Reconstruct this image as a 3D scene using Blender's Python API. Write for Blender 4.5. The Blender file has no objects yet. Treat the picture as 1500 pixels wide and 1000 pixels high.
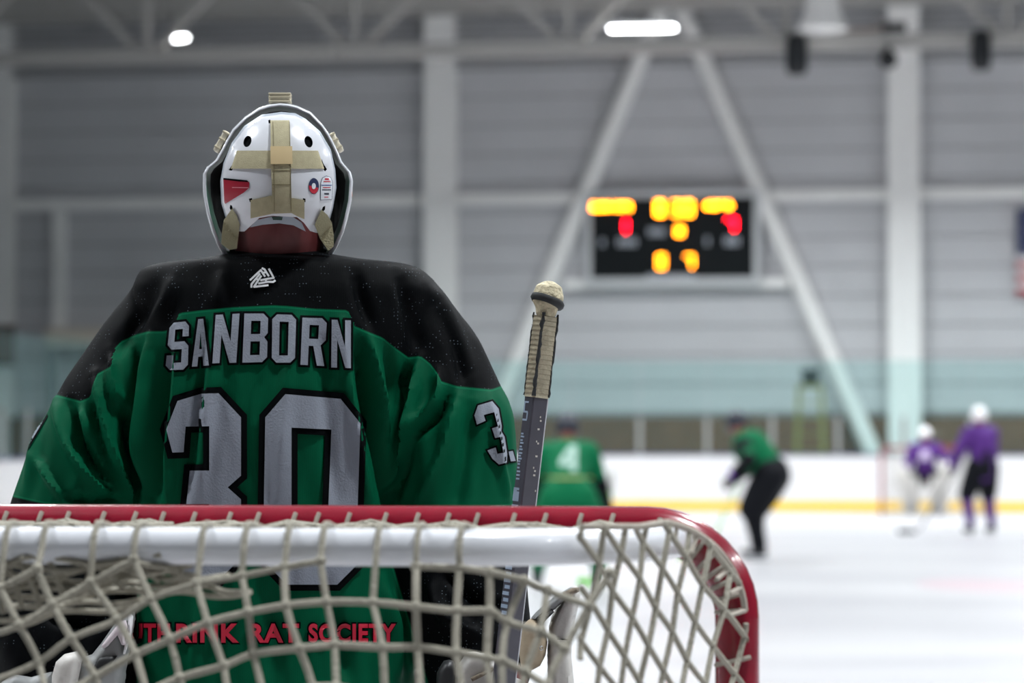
import bpy, bmesh, math, random
import numpy as np
from mathutils import Vector, Matrix
from mathutils.bvhtree import BVHTree
from mathutils.geometry import delaunay_2d_cdt

random.seed(4)
rng = np.random.default_rng(4)
S = bpy.context.scene
COL = S.collection
PI = math.pi

# ------------------------------------------------------------------ camera
F = 4560.0                      # focal length in pixels of the 1500 x 1000 frame
CAMZ = 1.37
PITCH = math.atan(146 / F)
cam_d = bpy.data.cameras.new('camera')
cam = bpy.data.objects.new('camera', cam_d)
COL.objects.link(cam)
cam.location = (0, 0, CAMZ)
cam.rotation_euler = (PI / 2 + PITCH, 0, 0)
cam_d.sensor_width = 36
cam_d.lens = 36 * F / 1500
cam_d.clip_start = 0.1
cam_d.clip_end = 300
cam_d.dof.use_dof = True
cam_d.dof.focus_distance = 5.13
cam_d.dof.aperture_fstop = 4.3
S.camera = cam

# ------------------------------------------------------------------ world, exposure
W = bpy.data.worlds.new('hall_air')
S.world = W
W.use_nodes = True
W.node_tree.nodes['Background'].inputs[0].default_value = (0.80, 0.90, 1.0, 1)
W.node_tree.nodes['Background'].inputs[1].default_value = 0.05
S.view_settings.view_transform = 'Standard'
S.view_settings.look = 'None'
S.view_settings.gamma = 1
S.view_settings.use_curve_mapping = False
S.view_settings.exposure = 0.62
LAMP_POWER = 300
LAMP_COL = (0.93, 0.97, 1.0)

# ------------------------------------------------------------------ frames of reference
def ray(px, py):
    xc, yc = (px - 750) / F, (500 - py) / F
    c, s = math.cos(PITCH), math.sin(PITCH)
    return Vector((xc, c - yc * s, s + yc * c))
def at(px, py, Y):
    d = ray(px, py)
    return Vector((0, 0, CAMZ)) + d * (Y / d.y)
TH = math.radians(9.0)
U = Vector((math.cos(TH), -math.sin(TH), 0))
V = Vector((math.sin(TH), math.cos(TH), 0))
O = Vector((-0.62, 4.49, 0))
def RK(u, v, z=0):
    return O + U * u + V * v + Vector((0, 0, z))
def rk(px, py, v):              # pixel -> (u, z) on the plane at rink depth v
    d = ray(px, py)
    C = Vector((0, 0, CAMZ))
    t = (v - (C - O).dot(V)) / d.dot(V)
    P = C + d * t
    return (P - O).dot(U), P.z

# ------------------------------------------------------------------ materials
def lin(c):
    return tuple(((x / 255) / 12.92 if x / 255 <= 0.04045 else ((x / 255 + 0.055) / 1.055) ** 2.4) for x in c)
MATS = {}
def mat(name, rgb, rough=0.5, metal=0.0, spec=0.5, var=0.0, vscale=8.0, bump=0.0, bscale=60.0, coat=0.0, sheen=0.0):
    if name in MATS: return MATS[name]
    m = bpy.data.materials.new(name); m.use_nodes = True
    nt = m.node_tree; b = nt.nodes['Principled BSDF']
    c = lin(rgb)
    b.inputs['Base Color'].default_value = (*c, 1)
    b.inputs['Roughness'].default_value = rough
    b.inputs['Metallic'].default_value = metal
    b.inputs['Specular IOR Level'].default_value = spec
    b.inputs['Coat Weight'].default_value = coat
    b.inputs['Sheen Weight'].default_value = sheen
    tc = nt.nodes.new('ShaderNodeTexCoord')
    if var > 0:
        n = nt.nodes.new('ShaderNodeTexNoise'); n.inputs['Scale'].default_value = vscale; n.inputs['Detail'].default_value = 6
        nt.links.new(tc.outputs['Object'], n.inputs['Vector'])
        r = nt.nodes.new('ShaderNodeValToRGB')
        r.color_ramp.elements[0].position = 0.3; r.color_ramp.elements[1].position = 0.7
        r.color_ramp.elements[0].color = (*[max(0, x * (1 - var)) for x in c], 1)
        r.color_ramp.elements[1].color = (*[min(1, x * (1 + var)) for x in c], 1)
        nt.links.new(n.outputs['Fac'], r.inputs['Fac'])
        nt.links.new(r.outputs['Color'], b.inputs['Base Color'])
    if bump > 0:
        n2 = nt.nodes.new('ShaderNodeTexNoise'); n2.inputs['Scale'].default_value = bscale; n2.inputs['Detail'].default_value = 4
        nt.links.new(tc.outputs['Object'], n2.inputs['Vector'])
        bp = nt.nodes.new('ShaderNodeBump'); bp.inputs['Strength'].default_value = bump; bp.inputs['Distance'].default_value = 0.01
        nt.links.new(n2.outputs['Fac'], bp.inputs['Height'])
        nt.links.new(bp.outputs['Normal'], b.inputs['Normal'])
    MATS[name] = m
    return m
def emit(name, rgb, strength):
    if name in MATS: return MATS[name]
    m = mat(name, rgb, 0.5)
    b = m.node_tree.nodes['Principled BSDF']
    b.inputs['Emission Color'].default_value = (*lin(rgb), 1)
    b.inputs['Emission Strength'].default_value = strength
    return m
def glass_mat(name, tint, gloss=0.04):
    m = bpy.data.materials.new(name); m.use_nodes = True
    nt = m.node_tree; nt.nodes.remove(nt.nodes['Principled BSDF'])
    t = nt.nodes.new('ShaderNodeBsdfTransparent'); t.inputs[0].default_value = (*tint, 1)
    g = nt.nodes.new('ShaderNodeBsdfGlossy'); g.inputs['Roughness'].default_value = 0.05
    d = nt.nodes.new('ShaderNodeBsdfDiffuse'); d.inputs[0].default_value = (0.45, 0.70, 0.70, 1)
    x = nt.nodes.new('ShaderNodeMixShader'); x.inputs[0].default_value = gloss
    y = nt.nodes.new('ShaderNodeMixShader'); y.inputs[0].default_value = 0.025
    nt.links.new(t.outputs[0], x.inputs[1]); nt.links.new(g.outputs[0], x.inputs[2])
    nt.links.new(x.outputs[0], y.inputs[1]); nt.links.new(d.outputs[0], y.inputs[2])
    nt.links.new(y.outputs[0], nt.nodes['Material Output'].inputs[0])
    MATS[name] = m
    return m

# ------------------------------------------------------------------ object helpers (shapes are given in world coordinates)
ORG = {}
def tag(o, label=None, cat=None, group=None, kind=None):
    if label: o['label'] = label
    if cat: o['category'] = cat
    if group: o['group'] = group
    if kind: o['kind'] = kind
    return o
def empty(name, loc, label=None, cat=None, group=None, kind=None):
    o = bpy.data.objects.new(name, None); COL.objects.link(o)
    o.location = loc; o.empty_display_size = 0.1
    ORG[o.name] = Vector(loc)
    return tag(o, label, cat, group, kind)
def mk(name, geo, m, parent=None, smooth=True, auto=65):
    vs, fs = geo
    if parent is not None: org = ORG[parent.name]
    else:
        a = np.array([tuple(v) for v in vs])
        org = Vector(((a[:, 0].min() + a[:, 0].max()) / 2, (a[:, 1].min() + a[:, 1].max()) / 2, a[:, 2].min()))
    me = bpy.data.meshes.new(name)
    me.from_pydata([(v[0] - org.x, v[1] - org.y, v[2] - org.z) for v in vs], [], [tuple(f) for f in fs])
    me.validate(); me.update()
    bm = bmesh.new(); bm.from_mesh(me); bmesh.ops.recalc_face_normals(bm, faces=bm.faces); bm.to_mesh(me); bm.free()
    if smooth:
        me.shade_smooth()
        if auto: me.set_sharp_from_angle(angle=math.radians(auto))
    if m: me.materials.append(m)
    o = bpy.data.objects.new(name, me); COL.objects.link(o)
    if parent is not None: o.parent = parent
    else: o.location = org
    ORG[o.name] = org
    return o
def cat_geo(*gs):
    vs, fs = [], []
    for g in gs:
        n = len(vs); vs += list(g[0]); fs += [tuple(i + n for i in f) for f in g[1]]
    return vs, fs
def g_box(P, ax, ay, az):       # corner-based box: P + [0,1]*ax + ...
    vs = [P + ax * i + ay * j + az * k for k in (0, 1) for j in (0, 1) for i in (0, 1)]
    return vs, [(0, 2, 3, 1), (4, 5, 7, 6), (0, 1, 5, 4), (2, 6, 7, 3), (0, 4, 6, 2), (1, 3, 7, 5)]
def g_cbox(C, ax, ay, az, bev=0.0):   # centred box with full axes, optional bevel
    if bev <= 0: return g_box(C - (ax + ay + az) / 2, ax, ay, az)
    lx, ly, lz = ax.length, ay.length, az.length
    bm = bmesh.new(); bmesh.ops.create_cube(bm, size=1)
    for v in bm.verts: v.co = Vector((v.co.x * lx, v.co.y * ly, v.co.z * lz))
    bmesh.ops.bevel(bm, geom=list(bm.edges), offset=min(bev, 0.45 * min(lx, ly, lz)), segments=2, profile=0.5, affect='EDGES')
    M = Matrix((ax.normalized(), ay.normalized(), az.normalized())).transposed()
    bm.verts.ensure_lookup_table()
    vs = [C + M @ v.co for v in bm.verts]; fs = [tuple(v.index for v in f.verts) for f in bm.faces]
    bm.free(); return vs, fs
X1, Y1, Z1 = Vector((1, 0, 0)), Vector((0, 1, 0)), Vector((0, 0, 1))
def rkbox(u0, u1, v0, v1, z0, z1, bev=0):
    return g_cbox(RK((u0 + u1) / 2, (v0 + v1) / 2, (z0 + z1) / 2), U * (u1 - u0), V * (v1 - v0), Z1 * (z1 - z0), bev)
def g_tube(pts, r, n=12, cap=True, closed=False, sq=None):
    pts = [Vector(p) for p in pts]; N = len(pts)
    rs = r if isinstance(r, (list, tuple)) else [r] * N
    tans = []
    for i in range(N):
        a = pts[(i - 1) % N] if (closed or i > 0) else pts[0]
        b = pts[(i + 1) % N] if (closed or i < N - 1) else pts[-1]
        t = (b - a); tans.append(t.normalized() if t.length > 1e-9 else Z1.copy())
    nrm = tans[0].cross(Z1)
    if nrm.length < 0.05: nrm = tans[0].cross(X1)
    nrm.normalize()
    vs, fs = [], []
    for i in range(N):
        t = tans[i]; nrm = (nrm - t * nrm.dot(t))
        if nrm.length < 1e-6: nrm = t.orthogonal()
        nrm.normalize(); bn = t.cross(nrm)
        for k in range(n):
            a = 2 * PI * k / n + (PI / 4 if n == 4 else 0)
            vs.append(pts[i] + (nrm * math.cos(a) + bn * math.sin(a)) * rs[i])
    M = N if closed else N - 1
    for i in range(M):
        for k in range(n):
            a, b = i * n + k, i * n + (k + 1) % n
            c, d = ((i + 1) % N) * n + (k + 1) % n, ((i + 1) % N) * n + k
            fs.append((a, b, c, d))
    if cap and not closed:
        fs.append(tuple(range(n))[::-1]); fs.append(tuple(range((N - 1) * n, N * n)))
    return vs, fs
def g_loft(rings, cap=True):
    n = len(rings[0]); vs = [p for r in rings for p in r]; fs = []
    for i in range(len(rings) - 1):
        for k in range(n):
            fs.append((i * n + k, i * n + (k + 1) % n, (i + 1) * n + (k + 1) % n, (i + 1) * n + k))
    if cap: fs += [tuple(range(n))[::-1], tuple(range((len(rings) - 1) * n, len(rings) * n))]
    return vs, fs
def g_ball(C, rx, ry, rz, nu=16, nv=10, M=None):
    vs, fs = [], []
    for j in range(nv + 1):
        b = PI * j / nv
        for i in range(nu):
            a = 2 * PI * i / nu
            p = Vector((rx * math.sin(b) * math.cos(a), ry * math.sin(b) * math.sin(a), rz * math.cos(b)))
            vs.append(C + (M @ p if M else p))
    for j in range(nv):
        for i in range(nu):
            fs.append((j * nu + i, j * nu + (i + 1) % nu, (j + 1) * nu + (i + 1) % nu, (j + 1) * nu + i))
    return vs, fs
def bez(p0, p1, p2, n=12):
    return [p0 * (1 - t) ** 2 + p1 * 2 * t * (1 - t) + p2 * t * t for t in [i / n for i in range(n + 1)]]
def smooth_line(pts, n=6):      # Catmull-Rom through points (vectors of any size)
    P = [np.array(p, float) for p in pts]; P = [2 * P[0] - P[1]] + P + [2 * P[-1] - P[-2]]
    out = []
    for i in range(1, len(P) - 2):
        for k in range(n):
            t = k / n
            out.append(0.5 * ((2 * P[i]) + (P[i + 1] - P[i - 1]) * t + (2 * P[i - 1] - 5 * P[i] + 4 * P[i + 1] - P[i + 2]) * t * t + (3 * P[i] - P[i - 1] - 3 * P[i + 1] + P[i + 2]) * t ** 3))
    out.append(P[-2]); return out

# one continuous surface out of overlapping closed shapes
def blob(geos, voxel, iters=4, lam=0.5):
    g = cat_geo(*geos)
    me = bpy.data.meshes.new('tmp'); me.from_pydata([tuple(v) for v in g[0]], [], g[1]); me.validate()
    bm = bmesh.new(); bm.from_mesh(me); bmesh.ops.recalc_face_normals(bm, faces=bm.faces); bm.to_mesh(me); bm.free()
    o = bpy.data.objects.new('tmp', me); COL.objects.link(o)
    md = o.modifiers.new('r', 'REMESH'); md.mode = 'VOXEL'; md.voxel_size = voxel
    dg = bpy.context.evaluated_depsgraph_get(); dg.update()
    ev = o.evaluated_get(dg); m2 = ev.to_mesh()
    n = len(m2.vertices); co = np.empty(n * 3); m2.vertices.foreach_get('co', co); co = co.reshape(-1, 3)
    ed = np.empty(len(m2.edges) * 2, np.int64); m2.edges.foreach_get('vertices', ed); ed = ed.reshape(-1, 2)
    faces = [tuple(p.vertices) for p in m2.polygons]
    ev.to_mesh_clear(); bpy.data.objects.remove(o); bpy.data.meshes.remove(me)
    deg = np.bincount(ed.ravel(), minlength=n)[:, None]
    for _ in range(iters):
        s = np.zeros_like(co); np.add.at(s, ed[:, 0], co[ed[:, 1]]); np.add.at(s, ed[:, 1], co[ed[:, 0]])
        co = co + lam * (s / np.maximum(deg, 1) - co)
    return co, faces, ed
def limb(pts, rs, n=12):        # a closed rounded tube for blob()
    pts = [Vector(p) for p in pts]
    g = [g_tube(pts, list(rs), n)]
    for p, r in zip(pts, rs): g.append(g_ball(p, r, r, r, 12, 8))
    return cat_geo(*g)

# flat outlines filled with a fine triangle net
def inside(p, poly):
    x, y = p; r = False; n = len(poly)
    for i in range(n):
        x1, y1 = poly[i]; x2, y2 = poly[(i + 1) % n]
        if (y1 > y) != (y2 > y) and x < (x2 - x1) * (y - y1) / (y2 - y1) + x1: r = not r
    return r
def dens(poly, step):
    out = []
    for i in range(len(poly)):
        a, b = np.array(poly[i], float), np.array(poly[(i + 1) % len(poly)], float)
        k = max(1, int(np.linalg.norm(b - a) / step))
        out += [tuple(a + (b - a) * j / k) for j in range(k)]
    return out
def fill(outer, holes=(), step=8):
    loops = [dens(p, step) for p in [outer] + list(holes)]
    vs, es = [], []
    for lp in loops:
        n = len(vs); vs += lp; es += [(n + i, n + (i + 1) % len(lp)) for i in range(len(lp))]
    B = np.array(vs)
    x0, y0 = B.min(0); x1, y1 = B.max(0)
    for yy in np.arange(y0 + step / 2, y1, step):
        for xx in np.arange(x0 + step / 2, x1, step):
            p = (xx, yy)
            if inside(p, outer) and not any(inside(p, h) for h in holes) and np.min(np.hypot(B[:, 0] - xx, B[:, 1] - yy)) > step * 0.45:
                vs.append(p)
    r = delaunay_2d_cdt([Vector(v) for v in vs], es, [], 0, 1e-5)
    V2 = [(v.x, v.y) for v in r[0]]; T = []
    for f in r[2]:
        c = tuple(sum(V2[i][k] for i in f) / 3 for k in (0, 1))
        if inside(c, outer) and not any(inside(c, h) for h in holes): T.append(tuple(f))
    return V2, T
def offset(poly, d):            # mitred outline, d > 0 grows
    A = 0.5 * sum(poly[i][0] * poly[(i + 1) % len(poly)][1] - poly[(i + 1) % len(poly)][0] * poly[i][1] for i in range(len(poly)))
    sg = 1 if A > 0 else -1; out = []; n = len(poly)
    for i in range(n):
        p0, p1, p2 = [np.array(poly[(i + k) % n], float) for k in (-1, 0, 1)]
        a = (p1 - p0) / (np.linalg.norm(p1 - p0) + 1e-9); b = (p2 - p1) / (np.linalg.norm(p2 - p1) + 1e-9)
        na, nb = np.array([a[1], -a[0]]) * sg, np.array([b[1], -b[0]]) * sg
        m = na + nb; L = np.linalg.norm(m)
        m = m / L if L > 1e-6 else na
        out.append(tuple(p1 + m * min(d / max(0.35, m.dot(na)), 2.2 * abs(d)) if d > 0 else p1 + m * max(d / max(0.35, m.dot(na)), -2.2 * abs(d))))
    return out
def ell(cx, cy, rx, ry, n=20, rot=0):
    return [(cx + rx * math.cos(a) * math.cos(rot) - ry * math.sin(a) * math.sin(rot), cy + rx * math.cos(a) * math.sin(rot) + ry * math.sin(a) * math.cos(rot)) for a in [2 * PI * i / n for i in range(n)]]
def patch(name, outer, holes, surf, m, parent, off=0.0, thick=0.002, step=6, smooth=True):
    V2, T = fill(outer, holes, step)
    C = Vector((0, 0, CAMZ)); top, bot = [], []
    for p in V2:
        w = surf(*p); d = (C - w).normalized()
        top.append(w + d * off); bot.append(w + d * (off - thick))
    n = len(top); cnt = {}
    for t in T:
        for i in range(3):
            e = (t[i], t[(i + 1) % 3]); cnt[e] = cnt.get(e, 0) + 1
    side = [(a, b, b + n, a + n) for (a, b) in cnt if (b, a) not in cnt]
    return mk(name, (top + bot, T + [(a + n, c + n, b + n) for a, b, c in T] + side), m, parent, smooth, auto=50)
def puffy(name, outer, m, parent, Y, thick, edge=10, step=5, tilt=(0, 0)):   # padded solid with a rounded rim
    V2, T = fill(outer, (), step); B = np.array(dens(outer, 1.5))
    cx, cy = B.mean(0); f, b = [], []
    for (x, y) in V2:
        d = np.min(np.hypot(B[:, 0] - x, B[:, 1] - y)); q = min(1, d / edge)
        h = thick / 2 * (0.15 + 0.85 * math.sqrt(max(0, 1 - (1 - q) ** 2)))
        yy = Y + (x - cx) / 880 * tilt[0] + (y - cy) / 880 * tilt[1]
        f.append(at(x, y, yy - h)); p = at(x, y, yy - h); b.append(p + Vector((0, 2 * h, 0)))
    n = len(f); cnt = set()
    for t in T:
        for i in range(3): cnt.add((t[i], t[(i + 1) % 3]))
    side = [(a, c, c + n, a + n) for (a, c) in cnt if (c, a) not in cnt]
    return mk(name, (f + b, T + [(a + n, c + n, b2 + n) for a, b2, c in T] + side), m, parent)

# =================================================================== THE HALL
VB = 57.0       # far end boards (rink depth)
VW = 60.6       # far end wall
M_wall = mat('painted_metal_panel', (202, 202, 205), 0.6, var=0.05, vscale=0.6)
M_white = mat('white_painted_steel', (252, 250, 248), 0.5, var=0.04, vscale=1.0)
M_truss = mat('grey_painted_steel', (176, 174, 170), 0.6)
M_deck = mat('roof_deck', (150, 152, 154), 0.7)
M_brown = mat('brown_wainscot', (104, 70, 40), 0.7, var=0.15, vscale=2)
M_dark = mat('dark_floor', (70, 72, 74), 0.8)

def ice_material():
    m = bpy.data.materials.new('ice'); m.use_nodes = True
    nt = m.node_tree; b = nt.nodes['Principled BSDF']
    tc = nt.nodes.new('ShaderNodeTexCoord')
    n = nt.nodes.new('ShaderNodeTexNoise'); n.inputs['Scale'].default_value = 0.35; n.inputs['Detail'].default_value = 5
    mp = nt.nodes.new('ShaderNodeMapping'); mp.inputs['Scale'].default_value = (0.5, 1.0, 1)
    nt.links.new(tc.outputs['Object'], mp.inputs[0]); nt.links.new(mp.outputs[0], n.inputs['Vector'])
    r = nt.nodes.new('ShaderNodeValToRGB')
    r.color_ramp.elements[0].position = 0.35; r.color_ramp.elements[1].position = 0.62
    r.color_ramp.elements[0].color = (0.375, 0.373, 0.392, 1); r.color_ramp.elements[1].color = (0.50, 0.497, 0.505, 1)
    nt.links.new(n.outputs['Fac'], r.inputs[0]); nt.links.new(r.outputs[0], b.inputs['Base Color'])
    b.inputs['Roughness'].default_value = 0.38; b.inputs['Specular IOR Level'].default_value = 0.3
    n2 = nt.nodes.new('ShaderNodeTexNoise'); n2.inputs['Scale'].default_value = 30
    nt.links.new(tc.outputs['Object'], n2.inputs['Vector'])
    bp = nt.nodes.new('ShaderNodeBump'); bp.inputs['Strength'].default_value = 0.08; bp.inputs['Distance'].default_value = 0.01
    nt.links.new(n2.outputs['Fac'], bp.inputs['Height']); nt.links.new(bp.outputs[0], b.inputs['Normal'])
    return m
M_ice = ice_material()
floor = mk('floor', rkbox(-13.6, 13.6, -5.0, VB + 0.2, -0.10, 0.0), M_ice, smooth=False)
tag(floor, 'white scuffed ice sheet of the rink', 'ice', kind='structure')
fl2 = mk('floor_walkway', rkbox(-26, 26, -9, VW + 0.4, -0.25, -0.101), M_dark, smooth=False)
tag(fl2, 'dark rubber floor around the rink boards', 'floor', kind='structure')
# painted marks under the ice surface: thin inlays of the floor
def ice_strip(u0, u1, v0, v1, z, m): return mk('painted_line', rkbox(u0, u1, v0, v1, 0.0005, z), m, floor, smooth=False)
M_redpale = mat('frosted_red_paint', (190, 168, 174), 0.4)
M_bluepale = mat('frosted_blue_paint', (222, 224, 238), 0.4)
ice_strip(-13, 13, -0.025, 0.025, 0.002, mat('goal_line_red', (190, 60, 70), 0.4))
ice_strip(-13, 13, 53.6 - 0.025, 53.6 + 0.025, 0.002, M_redpale)
P = at(1440, 857, 1); dd = ray(1440, 857); tt = -CAMZ / dd.z; PD = dd * tt
disc = [Vector((PD.x + 0.62 * math.cos(2 * PI * k / 32), PD.y + 1.3 * math.sin(2 * PI * k / 32), z)) for z in (0.0005, 0.002) for k in range(32)]
mk('faceoff_dot', (disc, [tuple(range(32))[::-1], tuple(range(32, 64))] + [(k, (k + 1) % 32, 32 + (k + 1) % 32, 32 + k) for k in range(32)]), mat('frosted_pink_paint', (188, 170, 175), 0.4), floor, smooth=False)

# far wall: single panels between the columns, with recessed joints
wall = mk('wall_far', rkbox(-26, 26, VW + 0.08, VW + 0.3, -0.1, 10.6), mat('wall_backing', (140, 141, 146), 0.8), smooth=False)
tag(wall, 'grey horizontal metal panel wall behind the far end of the rink', 'wall', kind='structure')
colU = [rk(px, 300, VW)[0] for px in (648, 1325)]
sp = colU[1] - colU[0]
cols = [colU[0] - 2 * sp, colU[0] - sp, colU[0], colU[1], colU[1] + sp]
zr = np.arange(1.95, 10.5, 0.61)
pm = {}
for i in range(len(cols) - 1):
    for z in zr:
        g = rkbox(cols[i] + 0.01, cols[i + 1] - 0.01, VW + 0.02 + rng.uniform(0, 0.012), VW + 0.08, z + 0.02, z + 0.60)
        mk('panel', g, M_wall, wall, smooth=False)
for i in range(len(cols) - 1):
    mk('wainscot_panel', rkbox(cols[i] + 0.02, cols[i + 1] - 0.02, VW - 0.04, VW + 0.08, 0.0, 1.88), M_brown, wall, smooth=False)
u, zg = rk(750, 292, VW)
for i in range(len(cols) - 1):
    mk('girt', rkbox(cols[i] + 0.33, cols[i + 1] - 0.33, VW - 0.14, VW + 0.02, zg - 0.12, zg + 0.12), M_white, wall, smooth=False)
for i, cu in enumerate(cols):
    # wide flange column
    c = empty('steel_column', RK(cu, VW - 0.2, -0.1), kind='structure')
    c['label'] = ['white steel column far to the left outside the picture', 'white steel column at the left edge of the picture',
                  'white steel column rising behind the goaltender\'s right shoulder', 'white steel column right of the scoreboard', 'white steel column far to the right outside the picture'][i]
    c['category'] = 'column'; c['group'] = 'white wall columns'
    mk('flange', rkbox(cu - 0.33, cu + 0.33, VW - 0.42, VW - 0.38, -0.1, 10.6), M_white, c, smooth=False)
    mk('web', rkbox(cu - 0.03, cu + 0.03, VW - 0.38, VW - 0.02, -0.1, 10.6), M_white, c, smooth=False)
    mk('flange', rkbox(cu - 0.33, cu + 0.33, VW - 0.02, VW + 0.02, -0.1, 10.6), M_white, c, smooth=False)
def brace(p0, p1, lab):
    (x0, y0), (x1, y1) = p0, p1
    a, za = rk(x0, y0, VW - 0.2); b, zb = rk(x1, y1, VW - 0.2)
    ts = (za + 0.1) / (za - zb); b, zb = a + (b - a) * ts, -0.1
    e = empty('diagonal_brace', RK(b, VW - 0.2, zb), lab, 'brace', 'chevron braces', 'structure')
    mk('pipe', g_tube([RK(b, VW - 0.2, zb), RK(a, VW - 0.2, za)], 0.19, 16), M_white, e)
    mk('gusset', rkbox(b - 0.35, b + 0.35, VW - 0.22, VW - 0.18, zb, zb + 0.5), M_white, e, smooth=False)
brace((976, -8), (776, 480), 'white diagonal steel pipe brace left of the scoreboard')
brace((986, -15), (1268, 640), 'white diagonal steel pipe brace right of the scoreboard')
ceil = mk('ceiling', rkbox(-26, 26, -9, VW + 0.4, 10.6, 10.8), M_deck, smooth=False)
tag(ceil, 'grey corrugated metal roof deck above the rink', 'ceiling', kind='structure')
for k in range(14):
    v = VW - 0.6 - k * 1.5
    mk('purlin', rkbox(-26, 26, v - 0.06, v + 0.06, 10.35, 10.6), M_truss, ceil, smooth=False)
for k in range(9):
    z = 9.25 + 0.15 * k
    mk('rib', rkbox(-26, 26, VW - 0.05, VW + 0.03, z, z + 0.05), M_deck, ceil, smooth=False)
# roof truss across the far end
VT = 51.9
e = empty('roof_truss', RK(0, VT, 8.4), 'grey steel roof truss spanning across the top of the picture', 'truss', None, 'structure')
_, zc0 = rk(0, 86, VT); _, zc1 = rk(1450, 58, VT); zc = (zc0 + zc1) / 2
mk('bottom_chord', rkbox(-24, 22, VT - 0.12, VT + 0.12, zc - 0.13, zc + 0.13), M_truss, e, smooth=False)
mk('top_chord', rkbox(-24, 22, VT - 0.12, VT + 0.12, zc + 1.85, zc + 2.1), M_truss, e, smooth=False)
u0, _ = rk(216, 66, VT); u1, _ = rk(521, 58, VT); du = u1 - u0
for k in range(-2, 7):
    uu = u0 + k * du
    mk('vertical', g_tube([RK(uu, VT, zc), RK(uu, VT, zc + 1.95)], 0.09, 4), M_truss, e, smooth=False)
    for s in (-1, 1):
        mk('diagonal', g_tube([RK(uu + s * 0.08, VT, zc), RK(uu + s * du / 2, VT, zc + 1.95)], 0.10, 4), M_truss, e, smooth=False)

# ceiling lamps in rows
M_house = mat('lamp_housing', (170, 172, 175), 0.5)
M_diff = emit('lamp_diffuser', (250, 252, 255), 14)
uL, zL = rk(941, 42, 52.3)
light_data = bpy.data.lights.new('lamp_light', 'AREA')
light_data.shape = 'RECTANGLE'; light_data.size = 1.15; light_data.size_y = 0.28
light_data.spread = math.radians(150); light_data.energy = LAMP_POWER; light_data.color = LAMP_COL
light_far = light_data.copy(); light_far.energy = LAMP_POWER * 1.6     # power raised over the far end to brighten its wall and ice
light_mid = light_data.copy(); light_mid.energy = LAMP_POWER * 0.75
lamp0 = None
for k in range(9):
    for j in (0, -1, 1, 2):
        uu, vv = uL + 8.6 * j, 52.3 - 6.6 * k
        if k == 0 and j == -1: uu = rk(264, 60, vv)[0]
        loc = RK(uu, vv, zL)
        seen = (k == 0 and j in (-1, 0))
        lab = 'bright linear ceiling lamp in the roof rows above the ice'
        if k == 0 and j == 0: lab = 'bright white linear ceiling lamp above the scoreboard'
        if k == 0 and j == -1: lab = 'dimmer linear ceiling lamp above the roof truss at upper left'
        if lamp0 is None:
            e = empty('ceiling_lamp', loc, lab, 'lamp', 'linear ceiling lamps')
            h = mk('housing', g_cbox(loc + Vector((0, 0, 0.06)), U * 1.24, V * 0.36, Z1 * 0.09, 0.01), M_house, e, smooth=False)
            d = mk('diffuser', g_cbox(loc + Vector((0, 0, 0.005)), U * 1.18, V * 0.30, Z1 * 0.03, 0.005), M_diff, e, smooth=False)
            w = [mk('hanger', g_tube([loc + U * s * 0.5 + Z1 * 0.1, loc + U * s * 0.5 + Z1 * (10.6 - zL)], 0.006, 6), M_house, e) for s in (-1, 1)]
            lamp0 = (e, h, d, *w)
        else:
            e = empty('ceiling_lamp', loc, lab, 'lamp', 'linear ceiling lamps')
            for p in lamp0[1:]:
                c = p.copy(); COL.objects.link(c); c.parent = e
                if k == 0 and j == -1: c.scale = (0.22, 1, 1)
        lo = bpy.data.objects.new('lamp_light', light_far if k < 2 else light_mid if k < 6 else light_data); COL.objects.link(lo)
        if k == 0 and j == -1: lo.data = light_data.copy(); lo.data.size = 0.3; lo.data.energy = 12
        lo.parent = e; lo.location = (0, 0, -0.03); lo.rotation_euler = (0, 0, -TH)

# rink boards: rounded end with white facing, yellow kick plate, blue cap, glass panes and stanchions
RW, RC = 13.0, 8.5
path = []
def arc_pts(step=1.22):
    segs = []
    v = 6.0
    while v < VB - RC - 0.01:
        segs.append((-RW, v)); v += step
    n = int(RC * PI / 2 / step)
    for i in range(n + 1):
        a = PI - PI / 2 * i / n
        segs.append((-RW + RC + RC * math.cos(a), VB - RC + RC * math.sin(a)))
    w = 2 * (RW - RC); n2 = round(w / step)
    for i in range(1, n2): segs.append((-RW + RC + w * i / n2, VB))
    for i in range(n + 1):
        a = PI / 2 - PI / 2 * i / n
        segs.append((RW - RC + RC * math.cos(a), VB - RC + RC * math.sin(a)))
    v = VB - RC - step
    while v > 30: segs.append((RW, v)); v -= step
    return segs
path = arc_pts()
def strip(z0, z1, d0, d1):      # swept profile along the boards, d = offset outward
    vs, fs = [], []
    n = len(path)
    for i in range(n):
        a = np.array(path[max(0, i - 1)]); b = np.array(path[min(n - 1, i + 1)]); t = (b - a) / np.linalg.norm(b - a)
        nr = np.array([-t[1], t[0]])
        for (d, z) in ((d0, z0), (d1, z0), (d1, z1), (d0, z1)):
            p = np.array(path[i]) + nr * d; vs.append(RK(p[0], p[1], z))
    for i in range(n - 1):
        for k in range(4): fs.append((4 * i + k, 4 * i + (k + 1) % 4, 4 * i + 4 + (k + 1) % 4, 4 * i + 4 + k))
    fs += [(0, 1, 2, 3), tuple(4 * (n - 1) + k for k in range(4))]
    return vs, fs
BE = empty('wall_boards', RK(0, VB, 0), 'white rink boards with yellow kick plate and clear glass around the far end', 'boards', None, 'structure')
mk('board_facing', strip(0.0, 1.09, 0.0, 0.10), mat('white_board_plastic', (213, 212, 213), 0.35, var=0.03, vscale=0.8), BE, smooth=False)
mk('kick_plate', strip(0.0, 0.19, -0.015, 0.0), mat('yellow_kick_plate', (232, 190, 52), 0.4), BE, smooth=False)
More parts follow.
